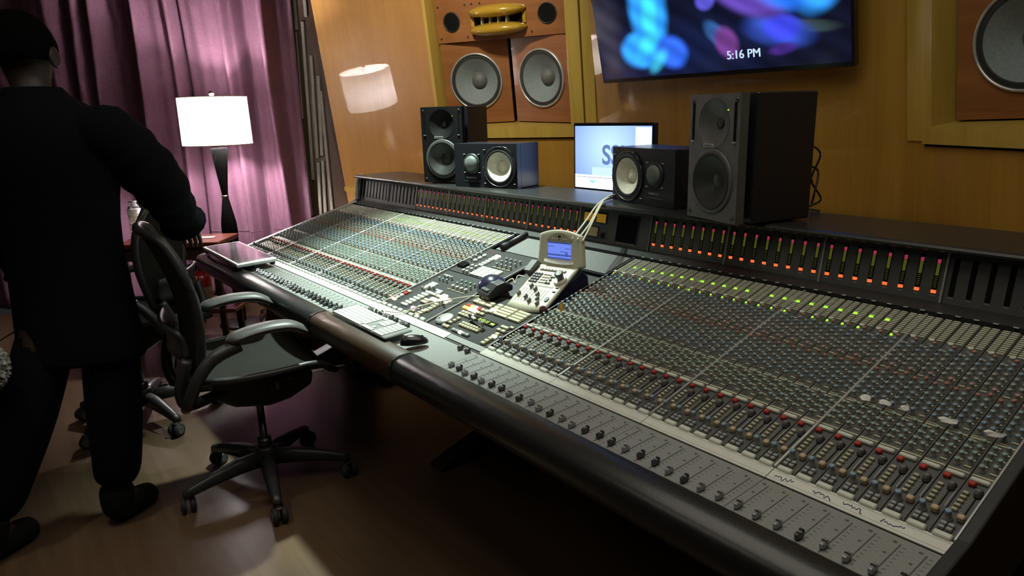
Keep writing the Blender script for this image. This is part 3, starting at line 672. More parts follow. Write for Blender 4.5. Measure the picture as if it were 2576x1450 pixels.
# fader panels, scribble strips
FP = Matrix.Translation((0, -.0348, .6908)) @ Matrix.Rotation(math.atan(.05), 4, 'X')
cap = G(); cap.box((0, 0, .0065), (.0095, .021, .013), M['steel'], .002); cap.box((0, 0, .0132), (.0095, .003, .001), M['alu']); cap.box((0, .008, .010), (.0095, .006, .009), M['black'], .001); cap_me = cap.mesh('fader_cap')
cap2 = G(); cap2.box((0, 0, .0065), (.0095, .021, .013), M['silver'], .002); cap2.box((0, .0, .0135), (.009, .004, .001), M['black']); cap2_me = cap2.mesh('fader_cap')
for bi, x0 in enumerate(banks):
    g = G(); g.box((x0+4*p, -.078, -.006), (8*p-.001, .152, .012), M['fader_panel'], .0006); fp = g.obj('fader_panel', K, mat=FP)
    g = G()
    for c in range(8):
        x = x0+(c+.5)*p
        g.box((x, -.080, .0003), (.0022, .118, .0008), M['fslot'])
        for k in range(9): g.box((x+.0085, -.028-k*.0125, .0003), (.006, .0008, .0006), M['fslot'])
        g.box((x-.010, -.020, .0003), (.006, .005, .0008), M['fslot']); g.box((x-.010, -.06, .0003), (.005, .004, .0008), M['fslot'])
        if bi < 5: g.box((x-.018, -.08, .0004), (.0012, .12, .0008), M['scale'])
    sl_ = g.obj('fader_slot_row', fp, mat=Matrix()); sl_['kind'] = 'stuff'
    for c in range(8):
        x = x0+(c+.5)*p; y = -.122+random.uniform(-.006, .006) if bi >= 5 else -.118+random.uniform(-.004, .004)
        if bi == 5 and c < 2: y = -.118
        link('fader_cap', cap2_me if random.random() < .45 else cap_me, fp, (x, y, .0012))
        if bi < 5: link('fader_cap', cap_me, fp, (x+.013, y+.016, .0012))
    g = G(); g.box((x0+4*p, -.0185, .001), (8*p-.0015, .034, .004), M['strip'], .0006)
    for yy in (-.008, -.029): g.box((x0+4*p, yy, .0032), (8*p-.002, .0006, .0003), M['grey'])
    g.obj('scribble_strip', K, mat=DECK)
g = G(); g.box((-CW/2, -.078, -.006), (CW-.001, .152, .012), M['fader_panel'], .0006); tray = g.obj('centre_tray', K, mat=FP)
g = G()
for i in range(8): g.box((-CW+.02+i*.042, -.052, .0003), (.0022, .075, .0008), M['slot'])
ts = g.obj('tray_slot_row', tray, mat=Matrix()); ts['kind'] = 'stuff'
for i in range(8): link('fader_cap', cap_me if i % 3 else cap2_me, tray, (-CW+.02+i*.042, -.022-.004*(i % 2), .0012))
for xx, yy in ((-.035, -.02), (-.075, -.02)): link('fader_cap', cap_me, tray, (xx, yy, .0012))
for x0, x1 in ((-CW, -8.98*p), (-8.98*p, -4.9*p)):
    g = G(); g.box(((x0+x1)/2, -.0185, .001), (x1-x0-.002, .034, .004), M['strip'], .0006); g.obj('scribble_strip', K, mat=DECK)
g = G(); g.box((-2.45*p, -.0185, .0), (4.9*p-.002, .034, .003), M['fader_panel'], .0006); g.box((-2.45*p, -.030, .0016), (4.9*p-.006, .006, .0008), M['slot']); g.obj('plain_strip', K, mat=DECK)
# ink scribbles on the right-hand strip
g = G(); rn = random.Random(3)
for cx_ in (24.7, 26.6, 28.0, 29.7):
    pts = []; x = cx_*p-.016
    for k in range(13): pts.append((x+k*.0032, -.021+rn.uniform(-.006, .007), .0036))
    g.tube(pts, .0009, M['ink'], 4); g.obj('ink_scribble', K, mat=DECK); g = G()

# control pieces ----------------------------------------------------------
def knob_mesh(capm, r=.0052, h=.0145):
    g = G(); g.lathe([(r*1.28, 0), (r*1.25, h*.16), (r*.95, h*.2), (r*.86, h*.80)], M['knob'], 9, cap0=False, cap1=False)
    g.lathe([(r*.86, h*.80), (r*.84, h*.97), (r*.70, h)], M[capm], 9, cap0=False)
    g.box((0, r*.62, h+.0002), (.0012, r*.9, .0006), M['scale']); return g.mesh('knob_'+capm)
def btn_mesh(w, d, h, mt, e=.0011):
    g = G(); g.box((0, 0, h/2), (w, d, h), M[mt], e, taper=.94); return g.mesh('button_'+mt)
ME = {k: knob_mesh('cap_'+k) for k in ('blue', 'teal', 'red', 'pink', 'grey', 'white')}
ME['pan'] = knob_mesh('cap_blue', .0066, .021); ME['gain'] = knob_mesh('cap_white', .0078, .013)
ME['big'] = btn_mesh(.032, .0135, .009, 'white', .002); ME['sm'] = btn_mesh(.0105, .008, .007, 'grey'); ME['smw'] = btn_mesh(.0105, .0065, .006, 'cream')
ME['tan'] = btn_mesh(.013, .013, .012, 'tan', .002); ME['cut'] = btn_mesh(.0135, .0105, .009, 'red', .0022); ME['wide'] = btn_mesh(.034, .0105, .008, 'white', .002)
ME['rt'] = btn_mesh(.0170, .0048, .0042, 'rcream', .0008); ME['rtg'] = btn_mesh(.0115, .0066, .0046, 'led_green', .0008); ME['bar'] = btn_mesh(.038, .0045, .0016, 'cream', .0004)
ME['bar2'] = btn_mesh(.020, .0022, .0012, 'cream', .0003); ME['ln'] = btn_mesh(.013, .0042, .003, 'cream', .0005)
fc = G(); fc.box((0, 0, .006), (.013, .022, .012), M['char'], .003, taper=.8); fc.box((0, 0, .0122), (.010, .0012, .0006), M['scale']); ME['fc'] = fc.mesh('small_fader_cap')
c1, c2 = .0115, .0305
ROW = [('big', .021, .003), ('sm', c1, .0215), ('sm', c1+.0125, .0215), ('sm', c1, .032), ('sm', c1+.0125, .032), ('pan', .012, .049), ('tan', .030, .056)]
for k in range(5): ROW.append(('smw', .012, .075+k*.0125))
ROW += [('fc', .0295, .131), ('cut', .0125, .1525), ('wide', .021, .166), ('bar', .021, .1815)]
for k in range(4): ROW += [('teal', c1, .1985+k*.0215), ('teal', c2, .209+k*.0215), ('ln', c2, .1975+k*.0215), ('ln', c1, .2115+k*.0215)]
ROW += [('bar', .021, .2875), ('bar2', c1, .2945)]
for k in range(3): ROW += [('blue', c1, .307+k*.0215), ('blue', c2, .318+k*.0215), ('ln', c2, .306+k*.0215)]
for k in range(2): ROW += [('teal', c1, .373+k*.0215), ('teal', c2, .384+k*.0215), ('ln', c2, .372+k*.0215)]
ROW += [('red', c1, .4165), ('red', c2, .4275), ('pink', c2, .449), ('ln', c1, .447)]
for k in range(3): ROW += [('grey', c1, .462+k*.0215), ('grey', c2, .472+k*.0215), ('ln', c2, .4605+k*.0215)]
ROW += [('blue', c1, .529), ('blue', c2, .538), ('blue', c1, .550), ('blue', c2, .559), ('red', c2, .577), ('ln', c1, .566), ('gain', .019, .590)]
for k in range(12):
    ROW += [('rt', c1, .607+k*.0092), ('rt', c2, .607+k*.0092)]
PART = dict(big='channel_button', sm='small_button', smw='small_button', tan='small_button', pan='knob', fc='small_fader_cap', cut='cut_button', wide='solo_button', bar='legend_bar', bar2='legend_bar', ln='small_button', rt='routing_button', rtg='routing_button', gain='knob')
items = []; strips = []
pn = G(); pn.box((p/2, .357, -.004), (p-.0008, .714, .008), M['panel'], .0005)
pn.box((.0295, .100, .0003), (.0022, .070, .0008), M['slot'])
for k in range(11): pn.box((.0225, .069+k*.006, .0002), (.006, .0009, .0006), M['scale'])
pn.box((.0375, .105, .0002), (.0012, .055, .0006), M['scale'])
pn.box((.0415, .357, .0002), (.0010, .70, .0006), M['slot']); pn_me = pn.mesh('channel_strip')
rn = random.Random(11)
for bi, x0 in enumerate(banks):
    for c in range(8):
        x = x0+c*p
        st = link('channel_strip', pn_me, K, mat=DECK @ Matrix.Translation((x, 0, 0))); strips.append(st)
        lit = 2 <= bi <= 7
        for kind, xx, vv in ROW:
            kk = kind; dv = 0
            if kind == 'fc': dv = rn.uniform(-.006, .004)
            if lit and kind == 'rt' and xx == c1 and abs(vv-(.607+5*.0092)) < 1e-4 and rn.random() < .95: kk = 'rtg'
            if lit and kind == 'ln' and vv == .566 and rn.random() < .9: kk = 'rtg'; dv = .022
            items.append((kk, st, x, xx, vv+dv, rn.uniform(-2.3, 2.3) if kind in ('blue', 'teal', 'red', 'pink', 'grey', 'white', 'pan', 'gain') else 0))
def dist(it):
    return (DECK @ Vector((it[2]+it[3], it[4], 0))-CAM).length
bypart = {}
for it in items: bypart.setdefault(PART.get(it[0], 'knob'), []).append(it)
LIM = dict(knob=230, small_button=200, routing_button=200, legend_bar=0, channel_button=72, cut_button=72, solo_button=72, small_fader_cap=72)
def in_view(it):
    q = cam.matrix_world.inverted() @ (DECK @ Vector((it[2]+it[3], it[4], 0))); u = 1288+f_px*q.x/-q.z; v = 725-f_px*q.y/-q.z
    return q.z < 0 and -10 < u < 2586 and -10 < v < 1460
for part, lst in bypart.items():
    lst.sort(key=lambda it: (not in_view(it), dist(it))); n = LIM[part]
    for kk, st, x, xx, vv, a in lst[:n]: link(part, ME[kk], st, (xx, vv, 0), (0, 0, a))
    rest = lst[n:]
    if rest:
        g = G()
        cache = {}
        for kk, st, x, xx, vv, a in rest:
            if kk not in cache:
                me = ME[kk]; cache[kk] = ([v.co.copy() for v in me.vertices], [tuple(f.vertices) for f in me.polygons], [me.materials[f.material_index] for f in me.polygons], [f.use_smooth for f in me.polygons])
            vsx, fsx, mts, sms = cache[kk]; o = len(g.v); ca, sa = cos(a), sin(a); ox, oy = x+xx, vv
            g.v += [(ox+v.x*ca-v.y*sa, oy+v.x*sa+v.y*ca, v.z) for v in vsx]
            g.f += [[i+o for i in f] for f in fsx]; g.mi += [g._m(mt) for mt in mts]; g.sm += sms
        o = g.obj(part+'_field', K, mat=DECK, fix=False); o['kind'] = 'stuff'
# bank dividers
for x0 in banks+[0-.0, -CW, XR]:
    top = .714
    g = G(); g.box((x0, top/2, .0035), (.0062, top, .009), M['alu'], .001); g.obj('bank_divider', K, mat=DECK)
# ------------------------------------------------------------------ centre section
g = G(); g.box((-(CW+8.98*p)/2, .168, -.004), (CW-8.98*p-.004, .336, .008), M['panel_ctr'], .001); cl = g.obj('master_panel', K, mat=DECK)
g = G(); g.box((-8.98*p/2, .134, -.004), (8.98*p-.004, .268, .008), M['panel_ctr'], .001); cr = g.obj('transport_panel', K, mat=DECK)
g = G(); g.box((-(CW+8.98*p)/2, .455, -.004), (CW-8.98*p-.004, .23, .008), M['panel_ctr'], .001); cu_ = g.obj('monitor_panel', K, mat=DECK)
g = G(); g.box((-CW/2+.01, .643, -.002), (CW-.06, .142, .008), M['grey_panel'], .001); fl_ = g.obj('blank_panel', K, mat=DECK)
g = G(); g.box((-8.98*p/2, .42, -.035), (8.98*p-.004, .30, .006), M['panel_dk']); g.box((-8.98*p/2, .27, -.018), (8.98*p-.004, .004, .03), M['panel_dk']); g.box((-8.98*p/2, .571, -.018), (8.98*p-.004, .004, .03), M['panel_dk']); g.obj('recess_well', K, mat=DECK)
g = G(); g.box((-8.98*p, .27, .0035), (.004, .54, .008), M['alu'], .001); g.obj('bank_divider', K, mat=DECK)
def nb(par, x, v, w, d, mt, h=.008, name='push_button'):
    return link(name, btn_mesh_c(w, d, h, mt), par, (x, v, 0))
_bc = {}
def btn_mesh_c(w, d, h, mt):
    k = (round(w, 4), round(d, 4), h, mt)
    if k not in _bc: _bc[k] = btn_mesh(w, d, h, mt, .0014)
    return _bc[k]
# lower left master panel (x -CW .. -9p, v 0..0.336)
xl = -CW
for i in range(8): nb(cl, xl+.022+i*.0415, .008, .028, .013, 'white')
for i in range(2): nb(cl, xl+.20+i*.015, .028, .012, .010, 'cream')
for i in range(5): nb(cl, xl+.022+i*.001, .052+i*.018, .022, .013, ('lit_white', 'white', 'white', 'red', 'white')[i])
for i in range(7):
    nb(cl, xl+.105+i*.0015, .045+i*.0185, .020, .013, 'white'); nb(cl, xl+.128+i*.0015, .045+i*.0185, .024, .013, 'white')
for i in range(3): nb(cl, xl+.145+i*.016, .185, .013, .010, 'white')
nb(cl, xl+.165, .155, .028, .013, 'white'); nb(cl, xl+.172, .172, .028, .013, 'white'); nb(cl, xl+.20, .155, .028, .013, 'white')
for r_ in range(3): nb(cl, xl+.075, .190+r_*.014, .046, .0115, 'white')
nb(cl, xl+.225, .163, .03, .026, 'lit_white'); 
for r_ in range(2): nb(cl, xl+.258+r_*.002, .136+r_*.017, .055, .015, 'lit_white')
for r_ in range(2): nb(cl, xl+.185, .095+r_*.016, .044, .013, 'cream')
nb(cl, xl+.205, .128, .040, .018, 'lit_white')
for i in range(4): nb(cl, xl+.262, .058+i*.016, .030, .013, 'cream')
for i in range(3): nb(cl, xl+.255+.0*i, .006+i*.0145+.012, .030, .011, 'cream')
nb(cl, xl+.185, .045, .026, .014, 'lit_magenta')
for xx, vv, kk in ((.215, .058, 'gain'), (.235, .040, 'grey'), (.245, .082, 'grey'), (.275, .125, 'grey'), (.30, .115, 'grey'), (.065, .165, 'pink'), (.09, .185, 'white'), (.115, .190, 'blue')):
    link('knob', ME[kk], cl, (xl+xx, vv, 0))
g = G(); g.box((xl+.073, .105, .0004), (.018, .125, .001), M['panel_dk']); g.box((xl+.073, .105, .0006), (.0022, .11, .001), M['slot']); g.obj('master_fader_slot', cl, mat=Matrix())
g = G(); g.box((0, 0, .008), (.018, .03, .016), M['white'], .004, taper=.85); link('fader_cap', g.mesh('master_fader_cap'), cl, (xl+.083, .175, 0))
# knob field and keys of the upper part
for i in range(4):
    for j in range(3): link('knob', ME[('gain', 'teal', 'teal')[j]], cl, (xl+.19+i*.030, .235+j*.022, 0))
    for j in range(3): nb(cl, xl+.175+i*.030+j*.008, .216, .007, .005, 'cream', .005)
for i in range(3): nb(cl, xl+.05+i*.016, .290, .013, .011, 'white')
for i in range(3):
    for j in range(2): link('knob', ME['grey' if j else 'blue'], cl, (xl+.06+i*.028, .255+j*.026, 0))
# monitor panel
for i in range(4):
    for j in range(6): nb(cu_, xl+.165+i*.036, .350+j*.0125, .033, .0105, 'white')
for i in range(2):
    for j in range(3): link('knob', ME['gain'], cu_, (xl+.10+i*.026, .352+j*.024, 0))
for i in range(4):
    for j in range(3): link('knob', ME[('grey', 'blue', 'grey')[j]], cu_, (xl+.205+i*.030, .452+j*.026, 0))
    for j in range(3): nb(cu_, xl+.195+i*.030+j*.0085, .437, .0075, .005, 'cream', .005)
for j in range(6): nb(cu_, xl+.125+.0*j, .425+j*.0185, .030, .0135, 'lit_white' if j > 3 else 'white')
for j in range(3): g = G(); g.lathe([(.010, 0), (.0095, .008), (.008, .009)], M['white'], 14); g.obj('push_button', cu_, (xl+.055, .448+j*.025, 0))
for j in range(3): link('knob', ME['grey'], cu_, (xl+.03, .445+j*.028, 0))
for j in range(9):
    g = G(); g.lathe([(.003, 0), (.003, .002)], M['led_rose' if j < 4 else 'led_olive'], 8); g.obj('indicator_light', cu_, (xl+.045+j*.0075, .542, 0))
g = G(); g.box((xl+.035, .395, .006), (.05, .035, .012), M['screen_off'], .002); g.obj('small_display', cu_)
# transport panel (x -9p..0)
xt = -8.98*p
g = G(); g.lathe([(.034, 0), (.034, .008), (.031, .011), (.010, .0115)], M['alu'], 36); g.lathe([(.006, .011), (.005, .0115), (.004, .0095)], M['steel'], 12, TR(-.016, -.014, .0005)); g.obj('jog_wheel', cr, (xt+.052, .050, 0))
for i in range(4):
    for j in range(2): nb(cr, xt+.075+i*.020, .104+j*.015, .017, .012, 'cream')
for i in range(3): nb(cr, xt+.098+.002*i, .045+i*.0165, .017, .012, 'cream')
for i in range(2): nb(cr, xt+.094+i*.020, .020, .018, .013, 'cream')
for i in range(7):
    for j in range(2): nb(cr, xt+.150+i*.0165, .052+j*.014, .0145, .0115, 'cream')
for i, mt in enumerate(('grey', 'grey', 'lit_white', 'grey', 'grey')): nb(cr, xt+.158+i*.020, .018, .0185, .013, mt)
for i, mt in enumerate(('cream', 'cream', 'cream', 'lit_white', 'cream')): nb(cr, xt+.338, .012+i*.0155, .021, .0125, mt)
for i in range(2): nb(cr, xt+.318+i*.024, .096, .021, .013, 'cream')
nb(cr, xt+.325, .116, .040, .013, 'cream'); nb(cr, xt+.352, .126, .020, .011, 'cream')
for i, mt in enumerate(('red', 'lit_amber', 'lit_white', 'red', 'cream', 'cream')): nb(cr, xt+.050+i*.0225, .163-.0*i, .0195, .013, mt)
nb(cr, xt+.056, .145, .034, .015, 'lit_amber'); nb(cr, xt+.088, .145, .028, .015, 'lit_white'); nb(cr, xt+.116, .143, .022, .015, 'lit_white')
for i in range(2): nb(cr, xt+.140+i*.023, .141, .020, .013, 'cream')
for r_ in range(2):
    for i in range(3): nb(cr, xt+.055+i*.038, .195+r_*.016, .036, .014, 'cream')
nb(cr, xt+.10, .211, .014, .012, 'red', .009)
for r_ in range(4):
    nb(cr, xt+.178, .167+r_*.016, .030, .014, 'lit_white' if r_ == 1 else 'cream')
    nb(cr, xt+.236, .167+r_*.016, .078, .014, 'cream'); nb(cr, xt+.312, .167+r_*.016, .066, .014, 'cream')
g = G(); g.box((xt+.215, .111, .002), (.125, .026, .004), M['screen_off'], .001); dsp = g.obj('time_display', cr, mat=Matrix())
text_obj('0:55:15', .020, M['led_green'], dsp, TR(xt+.21, .111, .0043), 'display_digits', .0002, bold=.0005)
g = G(); slab(g, 0, 0.02, 0, .010, M['led_green'], 0, .0004); g.obj('display_block', dsp, mat=TR(xt+.252, .105, .0044, -pi/2, 0, 0))

# ------------------------------------------------------------------ things lying on the console
def deck(x, v, h=.0, rz=0., rx=0.): return DECK @ TR(x, v, h, 0, 0, rz) @ Matrix.Rotation(rx, 4, 'X')
# beige remote controller with screen
RC = thing('remote_controller', 'beige remote with faders and a tilted blue screen, standing at the console centre', 'controller', mat=DECK @ TR(-.107, .350, -.0285, 0, 0, RAD(8)) @ Matrix.Rotation(RAD(4), 4, 'X') @ Matrix.Diagonal((.82, .80, .95, 1)))
# local x -.108...108, y -.13...17
g = G(); g.prism([(-.125, .012), (-.115, .0), (.19, .0), (.20, .03), (.16, .085), (.135, .082), (-.12, .036)], -.098, .098, M['navy']); bev(g.obj('base', RC), .006)
TP = TR(0, 0, .071) @ Matrix.Rotation(RAD(9.5), 4, 'X')
def plate(u, v):
    y = -.138+v*.285; yc = -.016*(1-(2*u-1)**2)*(1-v)**3
    return ((u-.5)*.212, y+yc, 0)
g = G(); g.grid(plate, 13, 9, M['beige']); tp = g.obj('top_plate', RC, mat=TP, fix=False); solid(tp, .011, -1)
for i in range(9):
    g = G(); g.box((-.086+i*.017, -.060, .0004), (.0035, .085, .0012), M['beige_dk']); g.obj('fader_slot', tp, mat=Matrix())
for i, fy in enumerate((-.085, -.052, -.030, -.098, -.045, -.118, -.075, -.10, -.125)):
    if i in (0, 2, 3, 4, 5, 6, 7, 8):
        g = G(); g.box((0, 0, .006), (.010, .022, .012), M['steel'], .002); g.obj('fader_cap', tp, (-.086+i*.017, fy+.02, 0))
g = G(); g.box((-.015, .004, .0006), (.150, .009, .0018), M['beige_dk']); g.obj('label_band', tp, mat=Matrix())
for r_ in range(4):
    for i in range(3): nb(tp, -.088+i*.016, .024+r_*.017, .0145, .012, 'darkbtn', .006, 'key')
    for i in range(3): nb(tp, -.034+i*.015, .024+r_*.017, .0135, .008, 'cap_pink' if (r_, i) == (3, 0) else 'cream', .004, 'key')
for xx, vv in ((.020, .082), (.012, .062), (.028, .064), (.016, .044), (.006, .024), (.021, .024)): nb(tp, xx, vv, .012, .010, 'darkbtn', .006, 'key')
for i in range(8): nb(tp, -.075+i*.0185, .106, .017, .012, 'beige_dk', .006, 'soft_key')
for vv in (.004, -.022): nb(tp, .083, vv, .016, .008, 'darkbtn', .004, 'key')
g = G(); g.lathe([(.031, 0), (.030, .008), (.027, .011)], M['beige'], 28); jw = g.obj('jog_wheel', tp, (.072, .047, 0))
g = G(); g.lathe([(.016, .010), (.014, .013), (.017, .020), (.019, .032), (.017, .038), (.008, .034)], M['darkbtn'], 24); g.obj('jog_knob', jw, (.003, .004, 0))
g = G(); g.lathe([(.011, 0), (.010, .004)], M['darkbtn'], 20, Matrix.Scale(1.4, 4, (0, 1, 0))); g.obj('oval_button', tp, (.078, -.072, 0))
# screen head
TS = TR(0, .140, .098) @ Matrix.Rotation(RAD(62), 4, 'X')
def head(u, v):
    w = .130-.012*v; zc = .020*(1-(2*u-1)**2)*v - .012*(1-(2*u-1)**2)*(1-v)
    return ((u-.5)*2*w, v*.120+zc, 0)
g = G(); g.grid(head, 17, 9, M['beige']); hd_ = g.obj('screen_head', RC, mat=TS, fix=False); solid(hd_, .030, -1); bev(hd_, .006)
def arch(u, v):
    return ((u-.5)*.150, .092+v*(.004+.031*(1-(2*u-1)**2)), .0012)
g = G(); g.grid(arch, 15, 4, M['beige_dk']); g.obj('screen_arch', hd_, mat=Matrix())
for i in range(7): nb(hd_, -.042+i*.0135, .102, .007, .006, 'darkbtn' if i == 3 else 'beige_dk', .003, 'arch_key')
g = G(); g.box((.0, .113, .0020), (.016, .006, .002), M['screen_off']); g.obj('brand_plate', hd_, mat=Matrix())
g = G(); g.box((0, .0565, .0006), (.132, .066, .0016), M['lcd_blue']); lc = g.obj('lcd_screen', hd_, mat=Matrix())
g = G()
for x0, x1, y0, y1 in ((-.066, .066, .0845, .0895), (-.065, -.032, .071, .073), (.034, .064, .0655, .0675), (.006, .05, .052, .054), (-.066, .066, .036, .0425), (-.066, .066, .0245, .0285), (.034, .05, .044, .0485)):
    g.box(((x0+x1)/2, (y0+y1)/2, .0018), (x1-x0, y1-y0, .0004), M['lcd_dark'])
for i in range(8): g.box((-.056+i*.016, .039, .0023), (.008, .002, .0004), M['lcd_blue'])
g.obj('lcd_graphics', lc, mat=Matrix())
g = G(); g.grid(lambda u, v: ((u-.5)*.170, .009+v*.012-.006*(1-(2*u-1)**2)*(1-v), .0012+.006*(1-v)), 13, 3, M['strip']); g.obj('screen_lip', hd_, mat=Matrix())
g = G(); g.prism([(.10, .02), (.17, .02), (.13, .115), (.06, .10)], -.150, -.112, M['char']); bev(g.obj('support_bracket', RC), .002)
# trackball
TB = thing('trackball', 'dark navy trackball mouse with black buttons, left of the beige controller', 'trackball', mat=deck(-.340, .275, .009, RAD(-8)))
g = G()
def tb(u, v):
    a = u*2*pi; r = math.sin(v*pi/2); return (.062*r*cos(a), .012+.058*r*sin(a), .052*cos(v*pi/2)+.004)
g.grid(tb, 33, 13, M['navy']); g.obj('palm_shell', TB)
g = G(); g.prism([(-.055, .0), (.055, .0), (.060, .018), (.03, .044), (-.005, .046), (-.055, .022)], .012, .085, M['black']); bev(g.obj('button_block', TB), .006)
for i in range(4): g = G(); g.box((.026+i*.012, -.034, .0335), (.009, .018, .003), M['char'], .001, Matrix()); g.obj('key', TB)
g = G(); g.lathe([(.0022, 0), (.0018, .0015)], glow('teal_led', (.1, .9, .7), 2.), 8, TR(.0165, -.025, .037)); g.obj('power_light', TB)
g = G(); g.box((.05, -.0565, .008), (.02, .001, .005), M['grey']); g.obj('badge', TB)
# flashlight-like tube on the blank panel
FLT = thing('flashlight', 'black tubular flashlight lying along the blank grey panel near the meters', 'flashlight', mat=deck(-.634, .575, .0165, RAD(3)) @ Matrix.Rotation(RAD(-90), 4, 'X'))
g = G(); g.lathe([(.0115, .03), (.0115, .148), (.0095, .152)], M['black'], 18); g.obj('barrel', FLT)
g = G(); g.lathe([(.0145, -.004), (.0145, .018), (.0115, .032)], M['rubber'], 18); g.obj('head', FLT)
# marker pen
PN = thing('marker_pen', 'black marker pen with clear cap lying on the green time display', 'pen', mat=deck(xt+.150, .098, .0185, RAD(-12)) @ Matrix.Rotation(RAD(90), 4, 'Y'))
g = G(); g.lathe([(.005, .018), (.0052, .03), (.0052, .085)], M['blackgloss'], 14); g.lathe([(.0055, .022), (.0055, .05)], M['paper'], 14, cap0=False, cap1=False); g.obj('barrel', PN)
g = G(); g.lathe([(.006, 0), (.006, .018)], M['black'], 14); g.obj('tail', PN)
g = G(); g.lathe([(.0085, .084), (.009, .108), (.006, .110)], M['film'], 16); g.obj('cap', PN)
# yellow clip, maroon plug, paper scraps
g = G(); g.prism([(-.008, 0), (.008, 0), (.010, .012), (.002, .026), (-.006, .010)], -.004, .004, M['yellow'])
tag(g.obj('clip', mat=deck(1.25*p, .2865, .009, .5)), 'small yellow clip standing between knobs right of the centre section', 'clip')
bmh = bmesh.new(); bmesh.ops.create_icosphere(bmh, subdivisions=3, radius=.014)
for v in bmh.verts: v.co *= 1+.12*sin(v.co.x*900)*cos(v.co.y*700)
me = bpy.data.meshes.new('foam'); bmh.to_mesh(me); bmh.free(); me.materials.append(M['maroon'])
tag(link('foam_plug', me, mat=deck(-.005, .252, .0145)), 'maroon foam plug under the right corner of the beige controller', 'foam plug')
sc_l = ['square white paper scrap on the knobs, leftmost of the paper scraps', 'white paper scrap on the knobs, second of the three close together', 'small white paper scrap on the knobs, third of the three close together', 'long torn paper scrap lying apart on the knobs, the middle of the dark right bank', 'torn paper scrap nearest the console right end']
for i, (ch, v, w, d) in enumerate(((25.26, .2985, .026, .022), (26.24, .3013, .028, .016), (27.18, .3053, .018, .018), (29.19, .3053, .040, .016), (31.1, .3071, .038, .014))):
    rr_ = random.Random(40+i); nP = 9
    vs_ = [(w/2*cos(2*pi*k/nP)*rr_.uniform(.8, 1.2), d/2*sin(2*pi*k/nP)*rr_.uniform(.75, 1.2), rr_.uniform(-.002, .003)) for k in range(nP)]+[(0, 0, .004)]
    g = G(); g.add(vs_, [(k, (k+1) % nP, nP) for k in range(nP)], M['paper']); o = g.obj('paper_scrap', mat=deck(ch*p-.006, v-.012, .0195, RAD(-20+i*9), RAD(10))); solid(o, .0006)
    tag(o, sc_l[i], 'paper', 'torn paper scraps on the right-hand knobs')
# glass-topped tray
TRY = thing('glass_tray', 'flat silver-edged tray with dusty glass top on the left end faders', 'tray', (-2.11, -.135, .716), (RAD(1.5), 0, RAD(-.8)))
g = G(); g.box((0, 0, .012), (.655, .205, .020), M['alu'], .004); g.obj('tray_body', TRY)
g = G(); g.box((0, .002, .0228), (.62, .178, .0016), pm('dusty_mirror', (.72, .70, .72), .12, metal=.8, var=.2, scale=22), .0004); g.obj('glass_top', TRY)
for sx in (-1, 1):
    for sy in (-1, 1):
        g = G(); g.lathe([(.012, -.014), (.014, .002)], M['rubber'], 12, TR(sx*.30, sy*.085, 0)); g.obj('foot', TRY)
# keyboard and mouse
KB = thing('computer_keyboard', 'slim white computer keyboard on the console tray beside the black mouse', 'keyboard', mat=FP @ TR(-.512, -.120, .021, 0, 0, RAD(-.5)))
g = G(); g.box((0, 0, .005), (.435, .108, .008), M['key_base'], .003); g.box((0, .042, .0), (.40, .012, .006), M['key_base'], .002); g.obj('keyboard_body', KB)
kmesh = {}
for r_ in range(6):
    y = .042-r_*.0172; x = -.208
    ws = [.0166]*16 if r_ else [.0166]*16
    if r_ == 5: ws = [.0166, .0166, .0166, .020, .090, .020, .0166, .0166, .0166, .0, .0166, .0166, .0166]
    if r_ in (1, 2, 3, 4): ws = [[.0166]*13+[.028], [.026]+[.0166]*12+[.0185], [.030]+[.0166]*11+[.0315], [.038]+[.0166]*10+[.040]][r_-1]
    for w in ws:
        if w > 0:
            k = round(w, 4)
            if k not in kmesh: g = G(); g.box((0, 0, .0015), (w-.0025, .0148 if True else 0, .003), M['key'], .0006); kmesh[k] = g.mesh('key')
            link('key', kmesh[k], KB, (x+w/2, y, .009))
        else: x += .012
        x += w
    for gx, nk in ((.062, 3), (.124, 4)):
        for i in range(nk):
            if gx == .062 and r_ in (3,): continue
            if gx == .062 and r_ == 4 and i != 1: continue
            link('key', kmesh[.0166], KB, (gx+.0083+i*.0172, y, .009)) if .0166 in kmesh else None
MS = thing('computer_mouse', 'black glossy computer mouse beside the white keyboard', 'mouse', mat=Matrix.Translation((-.205, -.150, .700)) @ Matrix.Rotation(RAD(-18), 4, 'Z') @ Matrix.Scale(.82, 4))
g = G()
def ms(u, v):
    a = u*2*pi; r = sin(v*pi/2); w = .031*(1+.15*sin(a)); return (w*r*cos(a), .058*r*sin(a), .036*cos(v*pi/2)**.8*(1-.25*sin(a)*r)+.002)
g.grid(ms, 33, 13, M['blackgloss']); g.obj('mouse_body', MS)
g = G(); g.lathe([(.0065, -.003), (.007, 0), (.0065, .003)], M['rubber'], 14, TR(0, .032, .026, 0, pi/2, 0)); g.obj('scroll_wheel', MS)
g = G(); g.tube([(0, .055*0+.0525, .016), (0, .02, .0345), (0, -.005, .0385)], .0008, M['rubber'], 4); g.obj('button_seam', MS)
